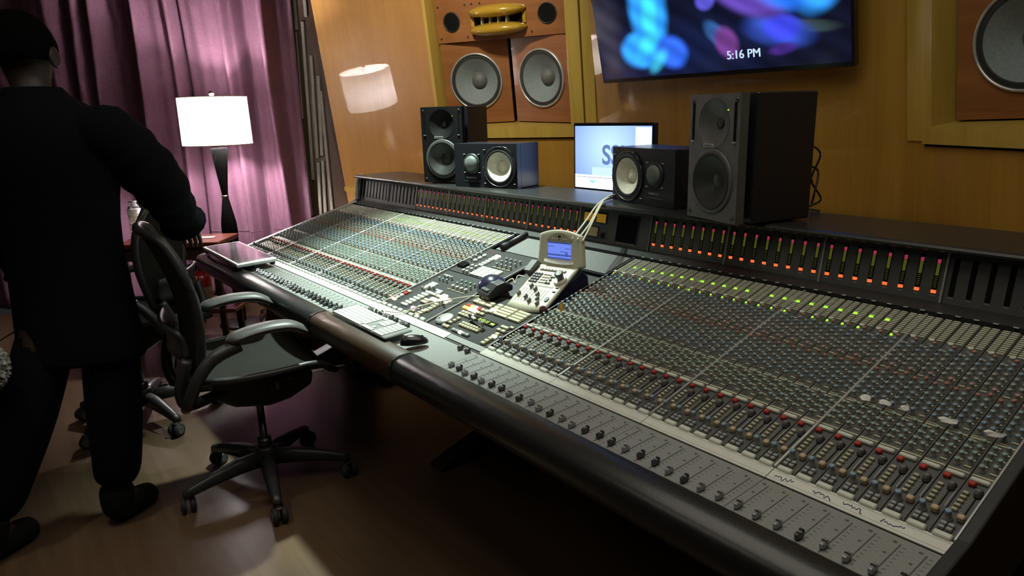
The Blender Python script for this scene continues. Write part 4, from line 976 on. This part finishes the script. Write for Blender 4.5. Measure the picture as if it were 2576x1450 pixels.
# cables
Dp = lambda x, v, h: tuple(DECK @ Vector((x, v, h)))
for i, (dx, lab) in enumerate(((0, 'ivory cable from controller to desk speakers, the upper left one of three'), (.018, 'ivory cable from controller to desk speakers, the middle one of three'), (.06, 'ivory cable from controller to desk speakers, the right-hand one of three'))):
    g = G(); g.tube(spline((((-.062, .431, .990), (-.142, .579, 1.032), (-.209, .708, 1.072), (-.306, .894, 1.084), (-.36, 1.02, 1.072)),
        ((-.036, .430, .990), (-.118, .573, 1.022), (-.201, .715, 1.075), (-.304, .894, 1.0765), (-.34, 1.03, 1.0715)), ((-.023, .444, .985), (-.100, .563, 1.022), (-.188, .705, 1.073), (-.285, .842, 1.0715), (-.31, 1.05, 1.0715)))[i]), .0034, M['cable'], 8)
    tag(g.obj('cable'), lab, 'cable', 'ivory cables from the controller')
g = G(); g.tube(spline([Dp(-.30, .235, .012), Dp(-.36, .20, .016), Dp(-.43, .14, .014), Dp(-.47, .09, .017), Dp(-.50, .035, .018), Dp(-.54, -.01, .010), (-.60, -.045, .706), (-.58, -.062, .704), (-.66, -.055, .706), (-.64, -.074, .702)]), .0022, M['cable'], 6)
tag(g.obj('keyboard_cord'), 'thin white cord running from the keyboard to the trackball', 'cord')
g = G(); g.tube(spline([Dp(-.262, .30, .012), Dp(-.275, .31, .034), Dp(-.262, .335, .045), Dp(-.245, .33, .03), Dp(-.25, .352, .05), Dp(-.235, .36, .05), Dp(-.225, .365, .045)]), .0028, M['cable'], 6)
tag(g.obj('coiled_cord'), 'looped ivory cord at the left side of the beige controller', 'cord')

# ------------------------------------------------------------------ side table and what is on it
TA = thing('side_table', 'narrow mahogany side table under the lamp, holding foam cups', 'table', (-3.09, -.225, 0), (0, 0, RAD(52)))
g = G(); g.box((0, 0, .684), (.66, .33, .03), M['table_wood'], .004); g.obj('tabletop', TA)
g = G(); g.box((0, 0, .625), (.58, .26, .085), M['dark_wood'], .002); g.obj('apron', TA)
g = G(); g.box((.02, 0, .255), (.74, .36, .025), M['table_wood'], .003); g.obj('lower_shelf', TA)
for sx in (-1, 1):
    for sy in (-1, 1): g = G(); g.box((sx*.29, sy*.13, .335), (.035, .035, .67), M['dark_wood'], .003); g.obj('leg', TA)
tam = TR(-3.09, -.225, 0, 0, 0, RAD(52))
def ont(x, y, z): return tam @ Vector((x, y, z))
def cup_me():
    g = G(); g.lathe([(.026, 0), (.037, .085), (.039, .087), (.039, .090), (.036, .090), (.025, .004)], M['foam'], 24, cap1=True); return g.mesh('cup')
cm_ = cup_me()
ST = thing('cup_stack', 'upright stack of white foam cups in clear wrap on the side table', 'cups', ont(-.275, .055, .7002), (0, RAD(-4), 0))
g = G()
for k in range(15): g.lathe([(.039-.0006*k if False else .037, .0+k*.013), (.041, .009+k*.013), (.041, .0125+k*.013)], M['foam'], 24, cap0=k == 0, cap1=k == 14)
cs = g.obj('stacked_cups', ST)
g = G(); g.lathe([(.036, .195), (.030, .215), (.020, .228), (.026, .245)], M['film'], 16, cap0=False, cap1=False); solid(g.obj('wrap_end', ST), .0006)
SC = thing('lying_cups', 'short stack of white foam cups lying on its side on the side table', 'cups', mat=Matrix.Translation(ont(-.170, -.080, .7395)) @ Matrix.Rotation(RAD(60), 4, 'Z') @ Matrix.Rotation(RAD(90), 4, 'Y'))
g = G(); 
for k in range(5): g.lathe([(.033, k*.018-.02), (.038, .013+k*.018-.02), (.038, .0165+k*.018-.02)], M['foam'], 24, cap0=k == 0, cap1=k == 4)
g.obj('stacked_cups', SC)
g = G()
rb = random.Random(5)
def bagf(u, v):
    a, b = ont(-.225, .05, .93), ont(-.04, -.04, .72); c = a.lerp(b, u); w = .012+.075*u
    off = (v-.5)*2*w
    return (c.x+off*.4+rb.uniform(-.004, .004), c.y+off*.5+rb.uniform(-.004, .004), max(.7025, c.z+.02*sin(u*9+v*7)+off*.9+.01*u))
g.grid(bagf, 15, 9, M['film']); o = g.obj('plastic_bag'); solid(o, .0007); tag(o, 'crumpled clear plastic wrap trailing from the cup stack to the tabletop', 'plastic bag')
g = G(); g.box((0, 0, .055), (.07, .05, .11), M['yellow2'], .002); g.box((0, -.001, .025), (.072, .052, .028), M['yellow'], .002)
tag(g.obj('tea_box', mat=Matrix.Translation(ont(-.292, .138, .7002)) @ Matrix.Rotation(RAD(40), 4, 'Z')), 'small yellow carton behind the foam cup stack', 'box')
g = G(); g.box((0, 0, .0008), (.10, .065, .0016), M['note']); tag(g.obj('paper_note', mat=Matrix.Translation(ont(.185, .011, .7005)) @ Matrix.Rotation(RAD(60), 4, 'Z')), 'printed paper note on the right end of the side table', 'note')
# fire extinguisher on the lower shelf
FE = thing('fire_extinguisher', 'red fire extinguisher with pale label and yellow tag beneath the side table', 'fire extinguisher', ont(.125, -.01, .2685))
g = G(); g.lathe([(.056, 0), (.058, .01), (.058, .165), (.050, .195), (.028, .215), (.018, .222)], M['ext_red'], 28); g.obj('cylinder', FE)
g = G(); g.lathe([(.0588, .02), (.0588, .115)], M['label'], 28, cap0=False, cap1=False); g.obj('label_band', FE)
g = G(); g.lathe([(.018, .222), (.016, .24)], M['black'], 14); g.box((.0, -.02, .25), (.022, .07, .012), M['black'], .003); g.box((0, -.02, .272), (.02, .075, .006), M['black'], .002, TR(0, 0, 0, RAD(8))); g.obj('valve_handle', FE)
g = G(); g.tube(spline([(-.01, .01, .24), (-.05, .0, .262), (-.078, -.005, .23), (-.075, -.01, .12), (-.066, -.02, .04)]), .006, M['rubber'], 8); g.obj('hose', FE)
g = G(); g.box((.040, -.052, .125), (.003, .036, .14), M['yellow2'], .001, TR(0, 0, 0, 0, 0, RAD(0))); g.obj('tag', FE)
g = G(); g.lathe([(.016, .232), (.016, .244)], M['chrome'], 14, TR(-.0, .0, 0)); g.obj('gauge', FE)
# things on the floor behind the chair
JR = thing('glass_jar', 'clear glass jar standing on the floor under the console', 'jar', (-3.08, .28, .001))
g = G(); g.lathe([(.045, 0), (.05, .006), (.05, .085), (.042, .10), (.042, .115), (.039, .115), (.039, .10), (.046, .085), (.046, .010)], M['glass'], 28, cap1=True); g.obj('jar_body', JR)
g = G(); g.lathe([(.0445, .100), (.0445, .104)], M['alu'], 24, cap0=False, cap1=False); g.obj('jar_ring', JR)
BG = bmesh.new(); bmesh.ops.create_cube(BG, size=1); bmesh.ops.subdivide_edges(BG, edges=BG.edges, cuts=5, use_grid_fill=True)
for v in BG.verts:
    c = v.co; rr2 = random.uniform(-.02, .02)
    sph = c.normalized()*.62; q = c.lerp(sph, .45)
    v.co = Vector((q.x*.42+rr2, q.y*.26+rr2*.6, (q.z+.5)*.24*(1-.25*abs(q.x))+.02*sin(q.x*9)))
mz = min(v.co.z for v in BG.verts)
for v in BG.verts: v.co.z -= mz
for f in BG.faces: f.smooth = True
me = bpy.data.meshes.new('bag'); BG.to_mesh(me); BG.free(); me.materials.append(M['bag_brown'])
o = link('leather_bag', me, None, (-2.62, .36, .001), (0, 0, RAD(35))); tag(o, 'slumped brown leather bag on the floor under the console', 'bag')
g = G(); g.tube(spline([(-.12, 0, .17), (-.08, .01, .27), (.06, .01, .28), (.11, 0, .17)]), .008, M['bag_brown'], 8); g.obj('bag_strap', o)
g = G(); g.box((0, 0, .035), (.30, .2, .07), pm('pink_lit_floor', (.45, .20, .20), .5), .006); bx = g.obj('lit_floor_block', None, (-1.78, .46, .0005), (0, 0, RAD(25))); tag(bx, 'pink block standing in for lamp-lit floor with a blue tape stripe, under the console', 'box')  # pink of the lamp-lit floor put into the colour of a block
g = G(); g.box((-.05, 0, .0355), (.05, .203, .0725), M['bluetape'], .006); g.obj('blue_stripe', bx, mat=Matrix())

# ------------------------------------------------------------------ mesh office chairs
def office_chair(label, loc, rz, base_rot, recline=14, lift=.085):
    t = thing('office_chair', label, 'chair', loc, (0, 0, rz), 'mesh office chairs by the console')
    hub = link('star_base', (lambda g: (g.lathe([(.030, .075), (.046, .085), (.048, .12), (.040, .155), (.034, .165)], M['frame'], 20), g.mesh('star_base'))[1])(G()), t, (0, 0, 0), (0, 0, base_rot))
    if 'cs' not in office_chair.__dict__:
        g = G(); sec = []
        pts = [(.03, .118, .030, .026), (.12, .118, .028, .026), (.22, .104, .022, .020), (.30, .088, .018, .016), (.325, .080, .017, .014)]
        vs = []
        for x, z, w, h in pts: vs += [(x, -w, z-h), (x, w, z-h), (x, w*.75, z+h*.7), (x, w*.35, z+h), (x, -w*.35, z+h), (x, -w*.75, z+h*.7)]
        fs = [(j*6+i, j*6+(i+1) % 6, (j+1)*6+(i+1) % 6, (j+1)*6+i) for j in range(4) for i in range(6)]+[tuple(range(6)), tuple(range(24, 30))]
        g.add(vs, fs, M['frame'], None, True); office_chair.leg = g.mesh('leg')
        g = G()
        for s_ in (-1, 1):
            g.lathe([(.010, -.009), (.029, -.009), (.031, -.004), (.031, .004), (.029, .009), (.010, .009)], M['rubber'], 20, TR(.012, s_*.016, .031, pi/2, 0, 0))
            g.lathe([(.020, .0), (.018, .003)], M['char'], 14, TR(.012, s_*.016, .031, -s_*pi/2, 0, 0) @ Matrix.Translation((0, 0, .009)))
        office_chair.wheel = g.mesh('caster')
        g = G(); g.box((.010, 0, .062), (.034, .022, .010), M['frame'], .003); g.lathe([(.009, .060), (.009, .082)], M['frame'], 10); office_chair.fork = g.mesh('caster_fork'); office_chair.cs = 1
    for k in range(5):
        a = 2*pi*k/5; lg = link('leg', office_chair.leg, hub, (0, 0, 0), (0, 0, a))
        ca = random.uniform(-2, 2)
        link('caster', office_chair.wheel, lg, (.315, 0, .0), (0, 0, ca)); link('caster_fork', office_chair.fork, lg, (.315, 0, .0), (0, 0, ca))
    g = G(); g.lathe([(.027, .155), (.027, .20), (.0145, .20), (.0145, .36+lift), (.020, .36+lift), (.020, .375+lift)], M['steel'], 16); g.obj('gas_lift', t)
    UP = (0, 0, lift)
    g = G(); g.prism([(-.17, .345), (-.10, .30), (.02, .275), (.10, .285), (.19, .325), (.20, .38), (.06, .425), (-.17, .42)], -.095, .095, M['frame']); o = g.obj('tilt_mechanism', t, UP); bev(o, .014)
    for sx in (-1, 1):
        g = G(); g.lathe([(.034, 0), (.036, .01), (.028, .03), (.02, .034)], M['black'], 18, TR(sx*.085, .05, .365, 0, sx*pi/2, 0)); g.box((sx*.121, .05, .365), (.004, .012, .034), M['grey'], .001); g.obj('tension_knob', o, mat=Matrix())
    # seat
    def seat(u, v):
        x = (u-.5)*2; y = -.215+.46*v
        w = .235+.03*sin(v*pi)-.01*(v > .9)
        z = .452-.028*(1-abs(x)**2)*(1-.6*v)+.018*abs(x)**3+.02*max(0, .2-v)*5*.5-.16*max(0, v-.76)**2*6
        return (x*w, y, z)
    g = G(); g.grid(seat, 17, 15, M['aeron']); st = g.obj('seat', t, UP); solid(st, .006)
    rim = [seat(u, 0) for u in [i/12 for i in range(13)]]+[seat(1, v) for v in [i/12 for i in range(1, 13)]]+[seat(1-u, 1) for u in [i/12 for i in range(1, 13)]]+[seat(0, 1-v) for v in [i/12 for i in range(1, 13)]]
    g = G(); g.tube(rim, .0125, M['frame'], 8, cap=False); g.obj('seat_frame', st, mat=Matrix())
    for sx in (-1, 1):
        g = G(); g.tube(spline([(sx*.08, .02, .39), (sx*.16, .05, .405), (sx*.235, .08, .437)]), .016, M['frame'], 8); g.obj('seat_bracket', st, mat=Matrix())
    # back
    R_ = Matrix.Translation((0, -.20, .50+lift)) @ Matrix.Rotation(RAD(recline), 4, 'X')
    def back(u, v):
        x = (u-.5)*2; w = .160+.095*sin(min(1, v*1.25)*pi/2)-.045*max(0, v-.72)/.28
        return (x*w, -.045+.045*sin(v*pi*.9)*1.0+.045*abs(x)**2*(.5+.5*v)-.02*v*v, -.05+.555*v-.028*abs(x)**4*(v > .8)*(v-.8)*5+.02*abs(x)**4*(1-v))
    g = G(); g.grid(back, 17, 19, M['aeron']); bk = g.obj('backrest', t, mat=R_); solid(bk, .005)
    rim = [back(u, 0) for u in [i/14 for i in range(15)]]+[back(1, v) for v in [i/16 for i in range(1, 17)]]+[back(1-u, 1) for u in [i/14 for i in range(1, 15)]]+[back(0, 1-v) for v in [i/16 for i in range(1, 17)]]
    g = G(); g.tube(rim, [.016]*len(rim), M['frame'], 8, cap=False); g.obj('back_frame', bk, mat=Matrix())
    g = G(); g.grid(lambda u, v: ((u-.5)*.40, -.075+.03*(2*u-1)**2+.012*sin(v*pi), .06+.11*v), 13, 5, M['frame']); lp = g.obj('lumbar_pad', bk, mat=Matrix()); solid(lp, .014)
    for sx in (-1, 1):
        g = G(); g.tube(spline([(sx*.07, -.10, .375), (sx*.10, -.20, .365), (sx*.14, -.27, .375), (sx*.175, -.285, .45), (sx*.205, -.255, .56)]), [.020]*32+[.018], M['frame'], 10); g.obj('back_yoke', t, UP)
    # arms
    for sx in (-1, 1):
        g = G(); g.tube(spline([(sx*.15, -.275, .40), (sx*.225, -.27, .45), (sx*.262, -.235, .54), (sx*.268, -.175, .605), (sx*.262, -.09, .632)]), [.018]*8+[.022]*16+[.024]*9, M['frame'], 10); am = g.obj('armrest', t, (0, 0, lift-.036))
        def pad(u, v):
            a = u*2*pi; y = -.135+.29*v; w = .044*min(1, (v/.12)**.5 if v < .12 else 1, ((1-v)/.10)**.5 if v > .9 else 1)
            zc = .655+.020*sin(v*pi)-.045*max(0, v-.72)**2*8; x = sx*(.262-.018*v)
            return (x+w*cos(a), y, zc+(.017 if sin(a) > 0 else .022)*sin(a)*min(1, w/.03))
        g = G(); g.grid(pad, 17, 17, M['armpad']); g.obj('arm_pad', am, mat=Matrix())
    return t
office_chair('black mesh office chair facing the console, the nearer of two, arms lit from the lamp', (-.915, -.465, .0005), RAD(-5), RAD(-8), 8)
office_chair('black mesh office chair behind the nearer one, its back towards the standing person', (-1.94, -.72, .0005), RAD(145), RAD(-131), 5, .085)

# ------------------------------------------------------------------ person
PE = thing('person', 'person in dark coat and boots seen from behind, reaching over the rear chair', 'person', (-1.0, -.98, 0))
PO = Vector((-1.0, -.98, 0))
def skin_mesh(name, nodes, edges, mat, lev=2):
    me = bpy.data.meshes.new(name); me.from_pydata([Vector(q[0])-PO for q in nodes], edges, [])
    o = bpy.data.objects.new('tmp_skin', me); COL.objects.link(o)
    md = o.modifiers.new('skin', 'SKIN'); md.use_smooth_shade = True
    for i, q in enumerate(nodes):
        r = q[1]; sv = me.skin_vertices[0].data[i]; sv.radius = r if isinstance(r, tuple) else (r, r); sv.use_root = (i == 0)
    s2 = o.modifiers.new('sub', 'SUBSURF'); s2.levels = lev; s2.render_levels = lev
    dg = bpy.context.evaluated_depsgraph_get(); m2 = bpy.data.meshes.new_from_object(o.evaluated_get(dg)); m2.name = name
    bpy.data.objects.remove(o); m2.materials.clear(); m2.materials.append(mat)
    for f in m2.polygons: f.use_smooth = True
    return m2
side = Vector((rt.x, rt.y, 0)).normalized(); fwd = Vector((-side.y, side.x, 0))
ax = lambda s_, f_, z: tuple(PO+side*s_+fwd*f_+Vector((0, 0, z)))
sR, eR, wR = (-.885, -.835, 1.405), (-.931, -.705, 1.243), (-1.082, -.612, 1.085)
nodes = [(ax(0, 0, .93), .09), (ax(0, 0, 1.10), .09), (ax(0, .01, 1.30), .12), (ax(-.02, .02, 1.40), .10), (ax(-.045, .03, 1.52), .055), (ax(-.06, .05, 1.575), .06), (ax(-.065, .055, 1.65), .088), (ax(-.065, .05, 1.72), .086), (ax(-.065, .045, 1.765), .055),
    (sR, .05), (eR, .045), (wR, .032), (tuple(Vector(wR)+Vector((-.045, .022, -.04))), (.038, .022)), (tuple(Vector(wR)+Vector((-.078, .036, -.066))), (.034, .016)),
    (ax(-.19, .02, 1.40), .05), (ax(-.27, .03, 1.17), .047), (ax(-.265, .12, .93), .033), (ax(-.262, .15, .86), (.030, .020)), (ax(-.26, .165, .82), (.028, .015)),
    (ax(.09, .0, .86), .095), ((-.975, -.945, .48), .062), ((-1.0, -.99, .09), .045), ((-1.055, -.90, .045), .035),
    (ax(-.09, .0, .86), .095), ((-1.02, -1.20, .48), .062), ((-1.02, -1.37, .09), .045), ((-1.09, -1.28, .045), .035)]
edges = [(0, 1), (1, 2), (2, 3), (3, 4), (4, 5), (5, 6), (6, 7), (7, 8), (3, 9), (9, 10), (10, 11), (11, 12), (12, 13), (3, 14), (14, 15), (15, 16), (16, 17), (17, 18), (0, 19), (19, 20), (20, 21), (21, 22), (0, 23), (23, 24), (24, 25), (25, 26)]
body = link('body', skin_mesh('body', nodes, edges, M['skin'], 2), PE, (0, 0, 0))
# fingers of the right hand curling over the chair top, and of the left hand hanging
def fingers(base, d, sp, dn, name):
    g = G(); base, d, sp, dn = Vector(base), Vector(d).normalized(), Vector(sp).normalized(), Vector(dn).normalized()
    for k, ln in enumerate((.068, .078, .073, .058)):
        q = base+sp*(-.030+.020*k); pts = [q-d*.02, q, q+d*ln*.45+dn*.006, q+d*ln*.75+dn*.022, q+d*ln*.85+dn*.045]
        g.tube([w-PO for w in pts], [.010, .0095, .009, .0085, .006], M['skin'], 8)
    q = base-d*.055-sp*.036; g.tube([w-PO for w in (q+sp*.01, q-sp*.018+d*.02, q-sp*.028+d*.045+dn*.012, q-sp*.024+d*.066+dn*.022)], [.013, .012, .010, .007], M['skin'], 8)
    return g.obj(name, PE, (0, 0, 0))
fingers(Vector(wR)+Vector((-.062, .030, -.056)), (-.75, .38, -.5), (.45, .85, 0), (-.3, .1, -.9), 'right_fingers')
fingers(ax(-.26, .17, .80), (0, .25, -1), fwd, -side*-1, 'left_fingers')
# coat: rings following the body
def ring_loft(rings, mat, n=28):
    g = G(); vs = []
    for z, s_, f_, a, b in rings:
        for k in range(n):
            t = 2*pi*k/n; wob = 1+.025*sin(5*t+z*7)*(1.5-z)
            vs.append(Vector(ax(s_+a*cos(t)*wob, f_+b*sin(t)*wob, z))-PO)
    g.add(vs, [(j*n+i, j*n+(i+1) % n, (j+1)*n+(i+1) % n, (j+1)*n+i) for j in range(len(rings)-1) for i in range(n)], mat, None, True); return g
coat = ring_loft([(.645, -.03, .0, .212, .125), (.75, -.03, .0, .205, .12), (.90, -.028, 0, .192, .116), (1.05, -.024, 0, .182, .114), (1.20, -.018, .005, .190, .122), (1.33, -.012, .01, .215, .15), (1.42, -.010, .015, .225, .14), (1.465, -.018, .02, .19, .125), (1.50, -.028, .022, .125, .105), (1.525, -.035, .025, .088, .09), (1.555, -.045, .03, .078, .08)], M['cloth'])
co = coat.obj('coat', PE, (0, 0, 0)); solid(co, .008); sub(co, 1)
for nm, pts, rr_ in (('coat_sleeve', [ax(.10, .0, 1.41), sR, tuple(Vector(sR).lerp(Vector(eR), .5)+Vector((0, 0, .01))), eR, tuple(Vector(eR).lerp(Vector(wR), .55)), tuple(Vector(wR)+Vector((-.02, .01, -.02)))], [.07, .088, .095, .093, .080, .062]),
                     ('coat_sleeve', [ax(-.12, .0, 1.43), ax(-.20, .02, 1.42), ax(-.25, .025, 1.30), ax(-.27, .03, 1.17), ax(-.268, .08, 1.04), ax(-.265, .12, .93)], [.085, .09, .078, .07, .06, .052])):
    g = G(); sp_ = spline(pts, 6); r2 = [rr_[min(int(i/6), 4)]*(1-(i % 6)/6)+rr_[min(int(i/6)+1, 5)]*(i % 6)/6 for i in range(len(sp_))]
    r2 = [r*(1+.05*sin(i*1.3)) for i, r in enumerate(r2)]
    g.tube([q-PO for q in sp_], r2, M['cloth'], 16); g.obj(nm, PE, (0, 0, 0))
tn = [(ax(-.02, 0, .90), .09), (ax(.08, .0, .80), .095), ((-.975, -.945, .48), .098), ((-.985, -.965, .26), .086), ((-1.0, -.985, .14), .080), (ax(-.11, 0, .80), .095), ((-1.02, -1.20, .48), .098), ((-1.02, -1.30, .26), .086), ((-1.02, -1.36, .14), .080)]
link('trousers', skin_mesh('trousers', tn, [(0, 1), (1, 2), (2, 3), (3, 4), (0, 5), (5, 6), (6, 7), (7, 8)], M['denim'], 2), PE, (0, 0, 0))
def boot(h, d):
    h, d = Vector(h), Vector(d).normalized()
    nn_ = [(tuple(h+Vector((0, 0, .17))), .066), (tuple(h+Vector((0, 0, .10))), .064), (tuple(h-d*.02+Vector((0, 0, .052))), .056), (tuple(h+d*.065+Vector((0, 0, .052))), (.052, .052)), (tuple(h+d*.125+Vector((0, 0, .044))), (.050, .042)), (tuple(h+d*.155+Vector((0, 0, .036))), (.038, .033))]
    return link('boot', skin_mesh('boot', nn_, [(0, 1), (1, 2), (2, 3), (3, 4), (4, 5)], M['boot'], 2), PE, (0, 0, 0))
boot((-1.0, -.985, 0), (-.55, .83, 0)); boot((-1.02, -1.365, 0), (-.6, .8, 0))
# hair, ears, nose
hc = Vector(ax(-.065, .052, 1.675))-PO
def hairf(u, v):
    a = u*2*pi; ph = v*pi*.62; r = .099*(1+.03*sin(9*a)*sin(7*ph)); q = side*cos(a)*sin(ph)*.93+fwd*sin(a)*sin(ph)*1.06+Vector((0, 0, cos(ph)*1.08))
    return hc+q*r+Vector((0, 0, .002))-fwd*.010
g = G(); g.grid(hairf, 33, 15, M['hair']); ho = g.obj('hair', PE, (0, 0, 0)); solid(ho, .010)
for s_ in (-1, 1):
    g = G(); g.lathe([(.006, -.008), (.022, -.004), (.026, .003), (.020, .008), (.010, .004)], M['skin'], 14, Matrix.Translation(hc+side*s_*.094+Vector((0, 0, -.03))) @ side.to_track_quat('Z', 'Y').to_matrix().to_4x4() @ Matrix.Scale(1.3, 4, (0, 1, 0))); g.obj('ear', PE, (0, 0, 0))
g = G(); f0 = hc+fwd*.095
g.tube([f0+Vector((0, 0, .005)), f0+fwd*.016-Vector((0, 0, .025)), f0+fwd*.022-Vector((0, 0, .045)), f0+fwd*.004-Vector((0, 0, .052))], [.007, .010, .013, .008], M['skin'], 8); g.obj('nose', PE, (0, 0, 0))
for s_ in (-1, 1): g = G(); g.lathe([(.002, -.008), (.010, -.004), (.012, 0), (.010, .004), (.002, .008)], M['paper'], 12, Matrix.Translation(hc+fwd*.086+side*s_*.032+Vector((0, 0, .0)))); g.obj('eye', PE, (0, 0, 0))
g = G(); g.tube([f0+side*a*.026-Vector((0, 0, .075))-fwd*(.012*a*a+.006) for a in (-1, -.5, 0, .5, 1)], [.003, .006, .007, .006, .003], pm('lips', (.25, .09, .08), .5), 8); g.obj('mouth', PE, (0, 0, 0))
# fluffy grey-white pompom at the left edge of the frame
bmh = bmesh.new(); bmesh.ops.create_icosphere(bmh, subdivisions=5, radius=.065); rf = random.Random(2)
for v in bmh.verts: v.co *= 1+rf.uniform(-.22, .12); v.co.z *= 1.25
me = bpy.data.meshes.new('pompom'); bmh.to_mesh(me); bmh.free(); me.materials.append(M['fluff'])
PP = at(-42, 925, 2.12)
pp = tag(link('fluffy_pompom', me, None, tuple(PP)), 'fluffy grey-white pompom hanging by the person, cut off by the left edge of the frame', 'pompom')
HB = Vector(ax(-.26, .17, .80))
g = G(); g.tube([HB-PP, (HB-PP)*.6+Vector((0, 0, -.005)), Vector((0, 0, .05))], .0025, M['black'], 6); g.obj('hanging_loop', pp, (0, 0, 0))
